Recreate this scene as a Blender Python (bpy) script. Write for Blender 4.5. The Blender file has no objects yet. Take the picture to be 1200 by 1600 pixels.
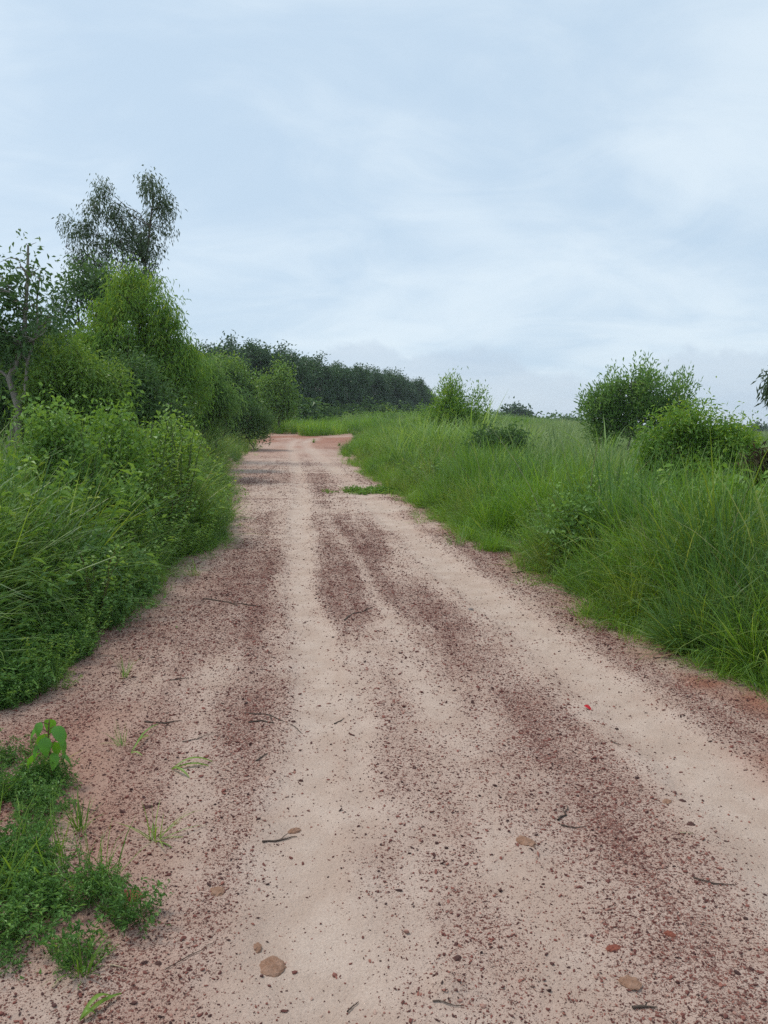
import bpy, math, zlib
import numpy as np
from mathutils import Vector

rng = np.random.default_rng(7)
C = bpy.context.scene.collection
SC = bpy.context.scene

# ------------------------------------------------------------------ camera, sky, sun, exposure
CAM_H = 1.5
PITCH = math.radians(5.71)
FPX = 1200.0
cam_data = bpy.data.cameras.new('camera')
cam = bpy.data.objects.new('camera', cam_data)
C.objects.link(cam)
cam_data.sensor_fit = 'VERTICAL'
cam_data.sensor_height = 36.0
cam_data.lens = 36.0 * FPX / 1600.0
cam_data.clip_start = 0.05
cam_data.clip_end = 6000
cam.location = (0, 0, CAM_H)
cam.rotation_euler = (math.pi / 2 - PITCH, 0, 0)
SC.camera = cam

SUN_EL, SUN_AZ = math.radians(56), math.radians(-62)
SKY_STRENGTH = 0.1
SC.view_settings.view_transform = 'Standard'
SC.view_settings.look = 'None'
SC.view_settings.gamma = 1.0
SC.view_settings.use_curve_mapping = False
SC.view_settings.exposure = 0.60
SC.cycles.use_denoising = False
SC.cycles.max_bounces = 6
SC.cycles.transmission_bounces = 4
SC.cycles.diffuse_bounces = 4


def make_world():
    w = bpy.data.worlds.new('World')
    SC.world = w
    w.use_nodes = True
    nt = w.node_tree
    n, l = nt.nodes, nt.links
    n.clear()
    out = n.new('ShaderNodeOutputWorld')
    bg = n.new('ShaderNodeBackground')
    bg.inputs['Strength'].default_value = SKY_STRENGTH
    l.new(bg.outputs[0], out.inputs[0])
    sky = n.new('ShaderNodeTexSky')
    sky.sky_type = 'NISHITA'
    sky.sun_disc = False
    sky.sun_elevation = SUN_EL
    sky.sun_rotation = SUN_AZ
    sky.air_density = 1.0
    sky.dust_density = 2.0
    tc = n.new('ShaderNodeTexCoord')
    sep = n.new('ShaderNodeSeparateXYZ')
    l.new(tc.outputs['Generated'], sep.inputs[0])

    def math_(op, a, b=None, c=None, clamp=False):
        m = n.new('ShaderNodeMath'); m.operation = op; m.use_clamp = clamp
        for i, x in enumerate((a, b, c)):
            if x is None: continue
            if isinstance(x, (int, float)): m.inputs[i].default_value = x
            else: l.new(x, m.inputs[i])
        return m.outputs[0]

    def mixc(f, a, b):
        m = n.new('ShaderNodeMix'); m.data_type = 'RGBA'
        if isinstance(f, (int, float)): m.inputs[0].default_value = f
        else: l.new(f, m.inputs[0])
        for k, x in ((6, a), (7, b)):
            if isinstance(x, tuple): m.inputs[k].default_value = (*x, 1)
            else: l.new(x, m.inputs[k])
        return m.outputs[2]

    zc = math_('MAXIMUM', sep.outputs[2], 0.0)
    den = math_('ADD', zc, 0.34)
    px = math_('DIVIDE', sep.outputs[0], den)
    py = math_('DIVIDE', sep.outputs[1], den)
    comb = n.new('ShaderNodeCombineXYZ')
    l.new(px, comb.inputs[0]); l.new(py, comb.inputs[1])
    mp = n.new('ShaderNodeMapping')
    mp.inputs['Rotation'].default_value = (0, 0, math.radians(28))
    mp.inputs['Scale'].default_value = (1.1, 1.7, 1)
    l.new(comb.outputs[0], mp.inputs[0])

    def noise(vec, scale, detail, rough, dist=0.0):
        t = n.new('ShaderNodeTexNoise')
        t.inputs['Scale'].default_value = scale
        t.inputs['Detail'].default_value = detail
        t.inputs['Roughness'].default_value = rough
        t.inputs['Distortion'].default_value = dist
        l.new(vec, t.inputs['Vector'])
        return t.outputs['Fac']

    def ramp(fac, lo, hi):
        r = n.new('ShaderNodeMapRange'); r.interpolation_type = 'SMOOTHSTEP'
        r.inputs['From Min'].default_value = lo; r.inputs['From Max'].default_value = hi
        l.new(fac, r.inputs['Value'])
        return r.outputs['Result']

    n1 = noise(mp.outputs[0], 0.85, 5, 0.5, 0.5)
    n2 = noise(mp.outputs[0], 2.6, 6, 0.6, 0.9)
    nsum = math_('ADD', math_('MULTIPLY', n1, 0.72), math_('MULTIPLY', n2, 0.28))
    f = ramp(nsum, 0.38, 0.62)
    k = 1.0 / SKY_STRENGTH
    dark = tuple(k * x for x in (0.382, 0.484, 0.586))
    lite = tuple(k * x for x in (0.512, 0.592, 0.655))
    veil = mixc(f, dark, lite)
    # cloud bank low over the horizon, with a lumpy upper edge
    n3 = noise(tc.outputs['Generated'], 5.0, 6, 0.55, 0.2)
    n4 = noise(tc.outputs['Generated'], 17.0, 5, 0.6, 0.0)
    edge = math_('ADD', math_('MULTIPLY', n3, 0.20), math_('MULTIPLY', n4, 0.045))
    low = math_('SUBTRACT', math_('ADD', edge, -0.030), zc)
    lowf = math_('MULTIPLY', ramp(low, -0.004, 0.014), 0.48)
    bank = tuple(k * x for x in (0.360, 0.430, 0.520))
    veil = mixc(lowf, veil, bank)
    final = mixc(0.90, sky.outputs[0], veil)
    l.new(final, bg.inputs['Color'])


make_world()
sun_data = bpy.data.lights.new('sun', 'SUN')
sun_data.energy = 1.5
sun_data.angle = math.radians(10)
sun_data.color = (1.0, 0.96, 0.89)
sun = bpy.data.objects.new('sun', sun_data)
C.objects.link(sun)
S = Vector((math.cos(SUN_EL) * math.sin(SUN_AZ), math.cos(SUN_EL) * math.cos(SUN_AZ), math.sin(SUN_EL)))
sun.rotation_euler = S.to_track_quat('Z', 'Y').to_euler()
sun.location = S * 60


# ------------------------------------------------------------------ terrain
_ys = np.array([-400, -20, 0, 6, 13, 29, 60, 100, 150, 230, 600, 1500, 6000.])
_zs = np.array([0, 0, 0, .02, .14, .54, 1.72, 2.75, 3.9, 4.6, 3.2, 2.0, 1.6])


def sstep(a, b, x):
    t = np.clip((np.asarray(x, float) - a) / (b - a), 0, 1)
    return t * t * (3 - 2 * t)


def terrain(x, y):
    x = np.asarray(x, float); y = np.asarray(y, float)
    g = 0
    for k in (.85, .93, 1, 1.07, 1.15):
        g = g + np.interp(y * k, _ys, _zs)
    g = g / 5
    az = x / np.maximum(y, 8.0)
    s = 1 - 0.82 * sstep(0.10, 0.46, az)
    far = sstep(20, 60, np.hypot(x, y))
    bump = (.05 * np.sin(x * .31 + 1.3) * np.sin(y * .23 + .4) + .03 * np.sin(x * .71 + y * .53)) * (1 + 5 * far)
    off = sstep(2.5, 6, np.abs(x + 0.1 * y))
    return g * s + bump * off


F = np.array([0, math.cos(PITCH), -math.sin(PITCH)])
U = np.array([0, math.sin(PITCH), math.cos(PITCH)])


def ray(u, v):
    return F + np.array([1., 0, 0]) * ((u - 600) / FPX) + U * ((800 - v) / FPX)


def at(u, v, d):
    r = ray(u, v)
    return np.array([0, 0, CAM_H]) + r * (d / r[1])


def ground_at(u, v):
    r = ray(u, v)
    t = np.geomspace(0.8, 3000, 4000)
    p = np.array([0, 0, CAM_H])[None] + r[None] * t[:, None]
    below = p[:, 2] < terrain(p[:, 0], p[:, 1])
    i = int(np.argmax(below)) if below.any() else len(t) - 1
    a, b = t[max(i - 1, 0)], t[i]
    for _ in range(30):
        m = (a + b) / 2
        q = np.array([0, 0, CAM_H]) + r * m
        if q[2] < terrain(q[0], q[1]): b = m
        else: a = m
    q = np.array([0, 0, CAM_H]) + r * b
    return np.array([q[0], q[1], float(terrain(q[0], q[1]))])


def gz(x, y):
    return float(terrain(x, y))


def edge_fn(px, pre, post):
    p = np.array([ground_at(u, v)[:2] for u, v in px])
    p = np.vstack([pre, p[np.argsort(p[:, 1])], post])
    return lambda y: np.interp(y, p[:, 1], p[:, 0])


xl = edge_fn([(50, 1095), (110, 1040), (170, 985), (235, 925), (262, 880), (325, 860), (342, 840), (332, 800), (352, 772),
              (352, 740), (385, 712), (402, 692), (424, 683)], np.array([[-3.2, -8], [-2.9, 0.], [-2.6, 3.5]]),
             np.array([[-9.5, 62], [-15, 75], [-40, 110]]))
xr = edge_fn([(1200, 1065), (1100, 1040), (980, 975), (900, 925), (820, 880), (760, 845), (680, 805), (630, 772), (600, 755),
              (548, 722), (536, 706), (556, 692)], np.array([[2.9, -8], [2.7, 0.], [2.55, 3.6]]),
             np.array([[-2.2, 55], [-5.0, 62], [-11, 75], [-34, 110]]))


# value noise for numpy
_perm = rng.random((256, 256))


def vnoise(x, y, seed=0):
    x = np.asarray(x, float) + 37.7 * seed; y = np.asarray(y, float) + 91.3 * seed
    xi = np.floor(x).astype(int); yi = np.floor(y).astype(int)
    fx = x - xi; fy = y - yi
    fx = fx * fx * (3 - 2 * fx); fy = fy * fy * (3 - 2 * fy)
    g = lambda a, b: _perm[a % 256, b % 256]
    return (g(xi, yi) * (1 - fx) + g(xi + 1, yi) * fx) * (1 - fy) + (g(xi, yi + 1) * (1 - fx) + g(xi + 1, yi + 1) * fx) * fy


def fbm(x, y, o=4, seed=0):
    s = 0; a = .5; t = 0
    for i in range(o):
        s = s + a * vnoise(x * 2 ** i, y * 2 ** i, seed + i); t += a; a *= .5
    return s / t


# ------------------------------------------------------------------ materials
def new_mat(name):
    m = bpy.data.materials.new(name)
    m.use_nodes = True
    nt = m.node_tree
    nt.nodes.clear()
    return m, nt.nodes, nt.links


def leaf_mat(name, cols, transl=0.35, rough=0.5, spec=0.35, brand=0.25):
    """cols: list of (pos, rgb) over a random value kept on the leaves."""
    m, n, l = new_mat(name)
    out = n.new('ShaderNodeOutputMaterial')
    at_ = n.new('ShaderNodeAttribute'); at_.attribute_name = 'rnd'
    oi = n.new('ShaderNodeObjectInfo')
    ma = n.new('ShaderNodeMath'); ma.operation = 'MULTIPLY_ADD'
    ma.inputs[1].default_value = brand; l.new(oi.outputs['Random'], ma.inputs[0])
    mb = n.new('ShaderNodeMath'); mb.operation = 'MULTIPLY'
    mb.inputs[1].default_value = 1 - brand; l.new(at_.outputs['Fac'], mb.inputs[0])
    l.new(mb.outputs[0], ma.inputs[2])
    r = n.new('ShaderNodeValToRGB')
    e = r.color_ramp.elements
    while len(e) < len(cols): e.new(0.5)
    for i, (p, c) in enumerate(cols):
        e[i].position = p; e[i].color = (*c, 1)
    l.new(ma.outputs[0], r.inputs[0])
    p = n.new('ShaderNodeBsdfPrincipled')
    p.inputs['Roughness'].default_value = rough
    p.inputs['Specular IOR Level'].default_value = spec
    l.new(r.outputs[0], p.inputs['Base Color'])
    t = n.new('ShaderNodeBsdfTranslucent')
    h = n.new('ShaderNodeHueSaturation')
    h.inputs['Hue'].default_value = 0.478; h.inputs['Saturation'].default_value = 1.1; h.inputs['Value'].default_value = 1.25
    l.new(r.outputs[0], h.inputs['Color']); l.new(h.outputs[0], t.inputs['Color'])
    mx = n.new('ShaderNodeMixShader'); mx.inputs[0].default_value = transl
    l.new(p.outputs[0], mx.inputs[1]); l.new(t.outputs[0], mx.inputs[2])
    l.new(mx.outputs[0], out.inputs[0])
    return m


def rough_mat(name, c1, c2, scale=20.0, rough=0.9, bump=0.3, detail=6, stretch=(1, 1, 1), bdist=0.01):
    m, n, l = new_mat(name)
    out = n.new('ShaderNodeOutputMaterial')
    p = n.new('ShaderNodeBsdfPrincipled')
    p.inputs['Roughness'].default_value = rough
    p.inputs['Specular IOR Level'].default_value = 0.2
    tc = n.new('ShaderNodeTexCoord')
    mp = n.new('ShaderNodeMapping'); mp.inputs['Scale'].default_value = stretch
    l.new(tc.outputs['Object'], mp.inputs[0])
    t = n.new('ShaderNodeTexNoise'); t.inputs['Scale'].default_value = scale; t.inputs['Detail'].default_value = detail
    t.inputs['Roughness'].default_value = 0.65
    l.new(mp.outputs[0], t.inputs['Vector'])
    r = n.new('ShaderNodeValToRGB')
    r.color_ramp.elements[0].position = .35; r.color_ramp.elements[0].color = (*c1, 1)
    r.color_ramp.elements[1].position = .65; r.color_ramp.elements[1].color = (*c2, 1)
    l.new(t.outputs['Fac'], r.inputs[0]); l.new(r.outputs[0], p.inputs['Base Color'])
    b = n.new('ShaderNodeBump'); b.inputs['Strength'].default_value = bump; b.inputs['Distance'].default_value = bdist
    l.new(t.outputs['Fac'], b.inputs['Height']); l.new(b.outputs[0], p.inputs['Normal'])
    l.new(p.outputs[0], out.inputs[0])
    return m


def pebble_mat():
    m, n, l = new_mat('laterite_pebble')
    out = n.new('ShaderNodeOutputMaterial')
    p = n.new('ShaderNodeBsdfPrincipled'); p.inputs['Roughness'].default_value = 0.8
    p.inputs['Specular IOR Level'].default_value = 0.25
    oi = n.new('ShaderNodeObjectInfo')
    r = n.new('ShaderNodeValToRGB')
    e = r.color_ramp.elements
    while len(e) < 5: e.new(.5)
    for i, (pos, c) in enumerate([(0, (.050, .024, .021)), (.34, (.115, .040, .032)), (.64, (.190, .063, .047)),
                                  (.82, (.26, .105, .078)), (1, (.42, .28, .22))]):
        e[i].position = pos; e[i].color = (*c, 1)
    l.new(oi.outputs['Random'], r.inputs[0]); l.new(r.outputs[0], p.inputs['Base Color'])
    l.new(p.outputs[0], out.inputs[0])
    return m


def road_mat():
    m, n, l = new_mat('sandy_laterite')
    out = n.new('ShaderNodeOutputMaterial')
    p = n.new('ShaderNodeBsdfPrincipled'); p.inputs['Roughness'].default_value = 0.95
    p.inputs['Specular IOR Level'].default_value = 0.15
    tc = n.new('ShaderNodeTexCoord')

    def attr(nm):
        a = n.new('ShaderNodeAttribute'); a.attribute_name = nm
        return a.outputs['Fac']

    def noise(scale, detail, rough=.6, dist=0.):
        t = n.new('ShaderNodeTexNoise'); t.inputs['Scale'].default_value = scale
        t.inputs['Detail'].default_value = detail; t.inputs['Roughness'].default_value = rough
        t.inputs['Distortion'].default_value = dist
        l.new(tc.outputs['Object'], t.inputs['Vector'])
        return t.outputs['Fac']

    def mrange(f, a, b, c=0., d=1.):
        r = n.new('ShaderNodeMapRange'); r.interpolation_type = 'SMOOTHSTEP'
        for nm, x in (('From Min', a), ('From Max', b), ('To Min', c), ('To Max', d)):
            if isinstance(x, (int, float)): r.inputs[nm].default_value = x
            else: l.new(x, r.inputs[nm])
        l.new(f, r.inputs['Value'])
        return r.outputs['Result']

    def mth(op, a, b):
        k = n.new('ShaderNodeMath'); k.operation = op
        for i, x in enumerate((a, b)):
            if isinstance(x, (int, float)): k.inputs[i].default_value = x
            else: l.new(x, k.inputs[i])
        return k.outputs[0]

    def mix(f, a, b):
        k = n.new('ShaderNodeMix'); k.data_type = 'RGBA'
        if isinstance(f, (int, float)): k.inputs[0].default_value = f
        else: l.new(f, k.inputs[0])
        for i, x in ((6, a), (7, b)):
            if isinstance(x, tuple): k.inputs[i].default_value = (*x, 1)
            else: l.new(x, k.inputs[i])
        return k.outputs[2]

    grav = attr('gravel'); red = attr('red')
    sand = mix(mrange(noise(3.2, 5), .35, .65), (.470, .352, .280), (.560, .440, .362))
    sand = mix(mrange(noise(130, 3, .7), .35, .7, 0., .45), sand, (.34, .240, .190))
    pink = mix(mrange(noise(9, 5), .3, .7), (.37, .205, .162), (.44, .280, .230))
    base = mix(mth('MULTIPLY', grav, .62), sand, pink)
    base = mix(red, base, (.300, .120, .075))
    # fine crumbs of laterite, thicker where the gravel lies
    sp = noise(85, 3, .65, .4)
    thr = mth('SUBTRACT', .705, mth('MULTIPLY', grav, .225))
    spf = mrange(mth('SUBTRACT', sp, thr), 0., .035)
    sp2 = noise(230, 2, .6)
    thr2 = mth('SUBTRACT', .72, mth('MULTIPLY', grav, .20))
    spf2 = mth('MULTIPLY', mrange(mth('SUBTRACT', sp2, thr2), 0., .03), .75)
    crumb = mix(mrange(noise(40, 2), .35, .65), (.110, .038, .030), (.215, .078, .058))
    spk = mth('MAXIMUM', spf, spf2)
    col = mix(mth('MULTIPLY', spk, .88), base, crumb)
    l.new(col, p.inputs['Base Color'])
    b1 = n.new('ShaderNodeBump'); b1.inputs['Strength'].default_value = .8; b1.inputs['Distance'].default_value = .016
    l.new(mth('ADD', mth('ADD', noise(26, 8, .72), mth('MULTIPLY', noise(160, 3), .35)), mth('MULTIPLY', spk, .55)), b1.inputs['Height'])
    l.new(b1.outputs[0], p.inputs['Normal'])
    l.new(p.outputs[0], out.inputs[0])
    return m


M = {}
M['road'] = road_mat()
M['pebble'] = pebble_mat()
M['soil'] = rough_mat('weedy_soil', (.075, .070, .030), (.13, .115, .05), 1.6, .95, .5)
G0, G1, G2, G3 = (0.061, 0.130, 0.023), (0.117, 0.227, 0.035), (0.210, 0.340, 0.054), (0.392, 0.442, 0.114)
M['grass'] = leaf_mat('grass_blade', [(0, G0), (.4, G1), (.75, G2), (.92, G3), (1, (0.484, 0.440, 0.220))], .40, .45, .4, .45)
M['grass_r'] = leaf_mat('verge_grass_blade', [(0, (0.067, 0.153, 0.025)), (.4, (0.129, 0.275, 0.036)), (.8, (0.226, 0.398, 0.056)),
                                             (.94, (0.392, 0.475, 0.113)), (1, (0.500, 0.500, 0.223))], .40, .45, .4, .45)
M['reed'] = leaf_mat('cane_blade', [(0, (0.099, 0.199, 0.043)), (.5, (0.196, 0.337, 0.072)), (.9, (0.353, 0.475, 0.127)), (1, (0.491, 0.500, 0.238))], .4, .5, .35, .3)
M['herb'] = leaf_mat('herb_leaf', [(0, (0.059, 0.140, 0.033)), (.5, (0.105, 0.222, 0.048)), (.9, (0.178, 0.329, 0.068)), (1, (0.358, 0.427, 0.091))], .3, .5, .35, .3)
M['field'] = leaf_mat('field_blade', [(0, (0.110, 0.187, 0.066)), (.5, (0.209, 0.308, 0.110)), (.9, (0.330, 0.418, 0.187)), (1, (0.462, 0.462, 0.242))], .4, .5, .3, .4)
M['weed'] = leaf_mat('weed_leaf', [(0, (0.081, 0.183, 0.044)), (.5, (0.153, 0.286, 0.058)), (.85, (0.254, 0.413, 0.080)), (1, (0.448, 0.500, 0.110))], .33, .5, .4, .3)
M['lime'] = leaf_mat('lime_weed_leaf', [(0, (0.088, 0.193, 0.033)), (.5, (0.149, 0.286, 0.046)), (1, (0.275, 0.407, 0.083))], .36, .5, .4, .45)
M['broad'] = leaf_mat('broad_leaf', [(0, (0.090, 0.268, 0.036)), (1, (0.154, 0.369, 0.053))], .38, .45, .4, .3)
M['euc'] = leaf_mat('eucalyptus_leaf', [(0, (.095, .185, .055)), (.5, (.165, .30, .080)), (.85, (.27, .40, .12)), (1, (.38, .45, .18))], .48, .45, .4, .0)
M['euc_y'] = leaf_mat('young_eucalyptus_leaf', [(0, (0.087, 0.187, 0.037)), (.45, (0.163, 0.314, 0.051)), (.78, (0.327, 0.459, 0.055)), (1, (0.500, 0.500, 0.083))], .36, .45, .4, .0)
M['euc_d'] = leaf_mat('old_eucalyptus_leaf', [(0, (0.050, 0.079, 0.040)), (.6, (0.088, 0.138, 0.055)), (1, (0.165, 0.231, 0.088))], .25, .45, .4, .0)
M['rub'] = leaf_mat('rubber_leaf', [(0, (0.038, 0.079, 0.036)), (.6, (0.070, 0.134, 0.051)), (1, (0.127, 0.208, 0.062))], .22, .4, .4, .2)
M['dark'] = leaf_mat('dark_leaf', [(0, (0.050, 0.112, 0.036)), (.6, (0.100, 0.190, 0.050)), (1, (0.188, 0.302, 0.072))], .28, .45, .4, .1)
M['mid'] = leaf_mat('bush_leaf', [(0, (0.089, 0.181, 0.035)), (.5, (0.167, 0.294, 0.052)), (1, (0.332, 0.450, 0.080))], .33, .45, .4, .1)
M['rust'] = leaf_mat('rusty_leaf', [(0, (0.035, 0.040, 0.020)), (.6, (0.075, 0.055, 0.030)), (1, (0.200, 0.085, 0.045))], .2, .6, .2, .1)
M['bark'] = rough_mat('pale_bark', (.20, .17, .145), (.38, .34, .30), 14, .9, .4, 6, (1, 1, .25))
M['bark_d'] = rough_mat('brown_bark', (.07, .055, .042), (.15, .115, .09), 16, .9, .4, 6, (1, 1, .25))
M['stem'] = rough_mat('green_stem', (.06, .10, .03), (.11, .14, .05), 25, .7, .1)
M['rstem'] = rough_mat('reddish_stem', (.12, .08, .04), (.17, .10, .055), 25, .7, .1)
M['twig'] = rough_mat('dry_twig', (.055, .038, .030), (.13, .095, .075), 60, .9, .3)
M['straw'] = rough_mat('dry_straw', (.30, .22, .14), (.46, .37, .25), 50, .85, .2)
M['clod'] = rough_mat('pink_clod', (.25, .130, .080), (.36, .215, .150), 45, .95, .9, 8, (1, 1, 1), .02)
M['redstone'] = rough_mat('red_laterite', (.20, .060, .040), (.30, .10, .065), 40, .9, .8, 8, (1, 1, 1), .02)
M['darkstone'] = rough_mat('dark_laterite', (.060, .030, .026), (.12, .055, .045), 60, .85, .8, 8, (1, 1, 1), .01)
M['greystone'] = rough_mat('grey_stone', (.16, .13, .12), (.26, .22, .20), 60, .85, .6, 8, (1, 1, 1), .01)
M['sandclod'] = rough_mat('sand_clod', (.20, .14, .110), (.27, .20, .165), 40, .95, .6, 8, (1, 1, 1), .012)
M['redleaf'] = rough_mat('red_leaf', (.42, .012, .020), (.55, .03, .035), 60, .6, .2)
M['paper'] = rough_mat('white_scrap', (.72, .70, .67), (.80, .78, .76), 30, .8, .2)


# ------------------------------------------------------------------ mesh helpers
class MB:
    def __init__(s):
        s.v = []; s.f = []; s.r = []; s.n = 0

    def add(s, v, f, r=None):
        v = np.asarray(v, float).reshape(-1, 3); f = np.asarray(f, int).reshape(-1, 3)
        s.v.append(v); s.f.append(f + s.n)
        s.r.append(np.full(len(v), .5) if r is None else np.broadcast_to(np.asarray(r, float), (len(v),)).copy())
        s.n += len(v)
        return s

    def mesh(s, name, mat, smooth=False):
        v = np.vstack(s.v).astype(np.float32); f = np.vstack(s.f).astype(np.int32); r = np.concatenate(s.r).astype(np.float32)
        return raw_mesh(name, v, f, mat, {'rnd': r}, smooth)

    def build(s, name, mat, parent=None, smooth=False, loc=None):
        return link(name, s.mesh(name, mat, smooth), parent, loc)


def raw_mesh(name, v, f, mat, attrs=None, smooth=False):
    me = bpy.data.meshes.new(name)
    k = f.shape[1]
    me.vertices.add(len(v)); me.vertices.foreach_set('co', np.ascontiguousarray(v, np.float32).ravel())
    me.loops.add(len(f) * k); me.loops.foreach_set('vertex_index', np.ascontiguousarray(f, np.int32).ravel())
    me.polygons.add(len(f)); me.polygons.foreach_set('loop_start', np.arange(0, len(f) * k, k, dtype=np.int32))
    me.polygons.foreach_set('use_smooth', np.full(len(f), smooth))
    for nm, a in (attrs or {}).items():
        t = me.attributes.new(nm, 'FLOAT', 'POINT'); t.data.foreach_set('value', np.asarray(a, np.float32))
    me.materials.append(mat)
    me.update(calc_edges=True)
    return me


def link(name, me, parent=None, loc=None):
    o = bpy.data.objects.new(name, me)
    C.objects.link(o)
    if parent is not None: o.parent = parent
    if loc is not None: o.location = tuple(float(x) for x in loc)
    return o


def tag(o, label, cat, group=None, kind=None):
    o['label'] = label
    if cat: o['category'] = cat
    if group: o['group'] = group
    if kind: o['kind'] = kind
    return o


def thing(name, label, cat, loc, rz=0., group=None):
    o = bpy.data.objects.new(name, None)
    C.objects.link(o)
    o.location = tuple(float(x) for x in loc); o.rotation_euler = (0, 0, rz)
    o.empty_display_size = .2
    return tag(o, label, cat, group)


def copy_tree(o, loc, rz, scale, label=None):
    c = o.copy(); C.objects.link(c)
    c.location = tuple(float(x) for x in loc); c.rotation_euler = (0, 0, rz); c.scale = scale if hasattr(scale, '__len__') else (scale,) * 3
    if label: c['label'] = label
    for ch in o.children:
        k = ch.copy(); C.objects.link(k); k.parent = c
        for g in ch.children:
            q = g.copy(); C.objects.link(q); q.parent = k
    return c


def norm(a):
    return a / np.maximum(np.linalg.norm(a, axis=-1, keepdims=True), 1e-9)


def tube(mb, pts, rad, sides=5, r=.5):
    pts = np.asarray(pts, float); k = len(pts)
    rad = np.broadcast_to(np.asarray(rad, float), (k,))
    t = norm(np.gradient(pts, axis=0))
    ref = np.array([0.31, .95, .05]) if abs(t[0, 2]) > .7 else np.array([0, 0, 1.])
    a = norm(np.cross(t, ref)); b = np.cross(t, a)
    ang = np.linspace(0, 2 * np.pi, sides, endpoint=False)
    ring = pts[:, None] + rad[:, None, None] * (a[:, None] * np.cos(ang)[None, :, None] + b[:, None] * np.sin(ang)[None, :, None])
    v = ring.reshape(-1, 3)
    i = np.arange(k - 1)[:, None] * sides; j = np.arange(sides)[None]; j2 = (j + 1) % sides
    q = np.stack([i + j, i + j2, i + sides + j2, i + sides + j], -1).reshape(-1, 4)
    f = np.vstack([q[:, [0, 1, 2]], q[:, [0, 2, 3]]])
    mb.add(v, f, r)
    cap = [pts[-1]]
    base = (k - 1) * sides
    mb.add(np.vstack([v[base:], pts[-1:] + t[-1:] * rad[-1]]), [[x, (x + 1) % sides, sides] for x in range(sides)], r)


def blades(mb, base, az, L, W, lean, curl, rnd, seg=4):
    """grass blades; arrays of size N"""
    N = len(L)
    s = np.linspace(0, 1, seg + 1)
    th = lean[:, None] + curl[:, None] * s[None] ** 1.6
    st = (L / seg)[:, None]
    h = np.cumsum(np.sin(th) * st, 1) - np.sin(th[:, :1]) * st
    z = np.cumsum(np.cos(th) * st, 1) - np.cos(th[:, :1]) * st
    d = np.stack([np.cos(az), np.sin(az), 0 * az], -1)
    tw = az + np.pi / 2 + rng.normal(0, .5, N)
    side = np.stack([np.cos(tw), np.sin(tw), 0 * az], -1)
    c = base[:, None] + d[:, None] * h[..., None] + np.array([0, 0, 1.]) * z[..., None]
    w = (W[:, None] * np.interp(s, [0, .25, .7, 1], [.55, 1, .7, 0.0])[None])[..., None] * .5
    l = c - side[:, None] * w; r = c + side[:, None] * w
    v = np.concatenate([l[:, :seg], r[:, :seg], c[:, seg:]], 1)       # 2*seg+1 verts
    nv = 2 * seg + 1
    f = []
    for i in range(seg - 1):
        f += [[i, seg + i, seg + i + 1], [i, seg + i + 1, i + 1]]
    f += [[seg - 1, 2 * seg - 1, 2 * seg]]
    f = np.array(f)[None] + (np.arange(N) * nv)[:, None, None]
    mb.add(v.reshape(-1, 3), f.reshape(-1, 3), np.repeat(rnd, nv))


def leaves(mb, base, d, L, W, rnd, fold=.12, droop=.12, flat=None):
    """folded four-point leaves"""
    N = len(L)
    d = norm(d)
    ref = rng.normal(0, 1, (N, 3)) if flat is None else np.array([0, 0, 1.]) + rng.normal(0, flat, (N, 3))
    side = norm(np.cross(d, ref)); nn = np.cross(side, d)
    nn = nn * np.where(nn[:, 2:] < 0, -1, 1)
    mid = base + d * (L * .45)[:, None]
    up = nn * (L * fold)[:, None]
    a = mid + side * (W * .5)[:, None] + up
    b = mid - side * (W * .5)[:, None] + up
    tip = base + d * L[:, None] - np.array([0, 0, 1.]) * (L * droop)[:, None]
    v = np.stack([base, a, tip, b], 1).reshape(-1, 3)
    f = np.array([[0, 1, 2], [0, 2, 3]])[None] + (np.arange(N) * 4)[:, None, None]
    mb.add(v, f.reshape(-1, 3), np.repeat(rnd, 4))


SOURCES = {}


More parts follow.
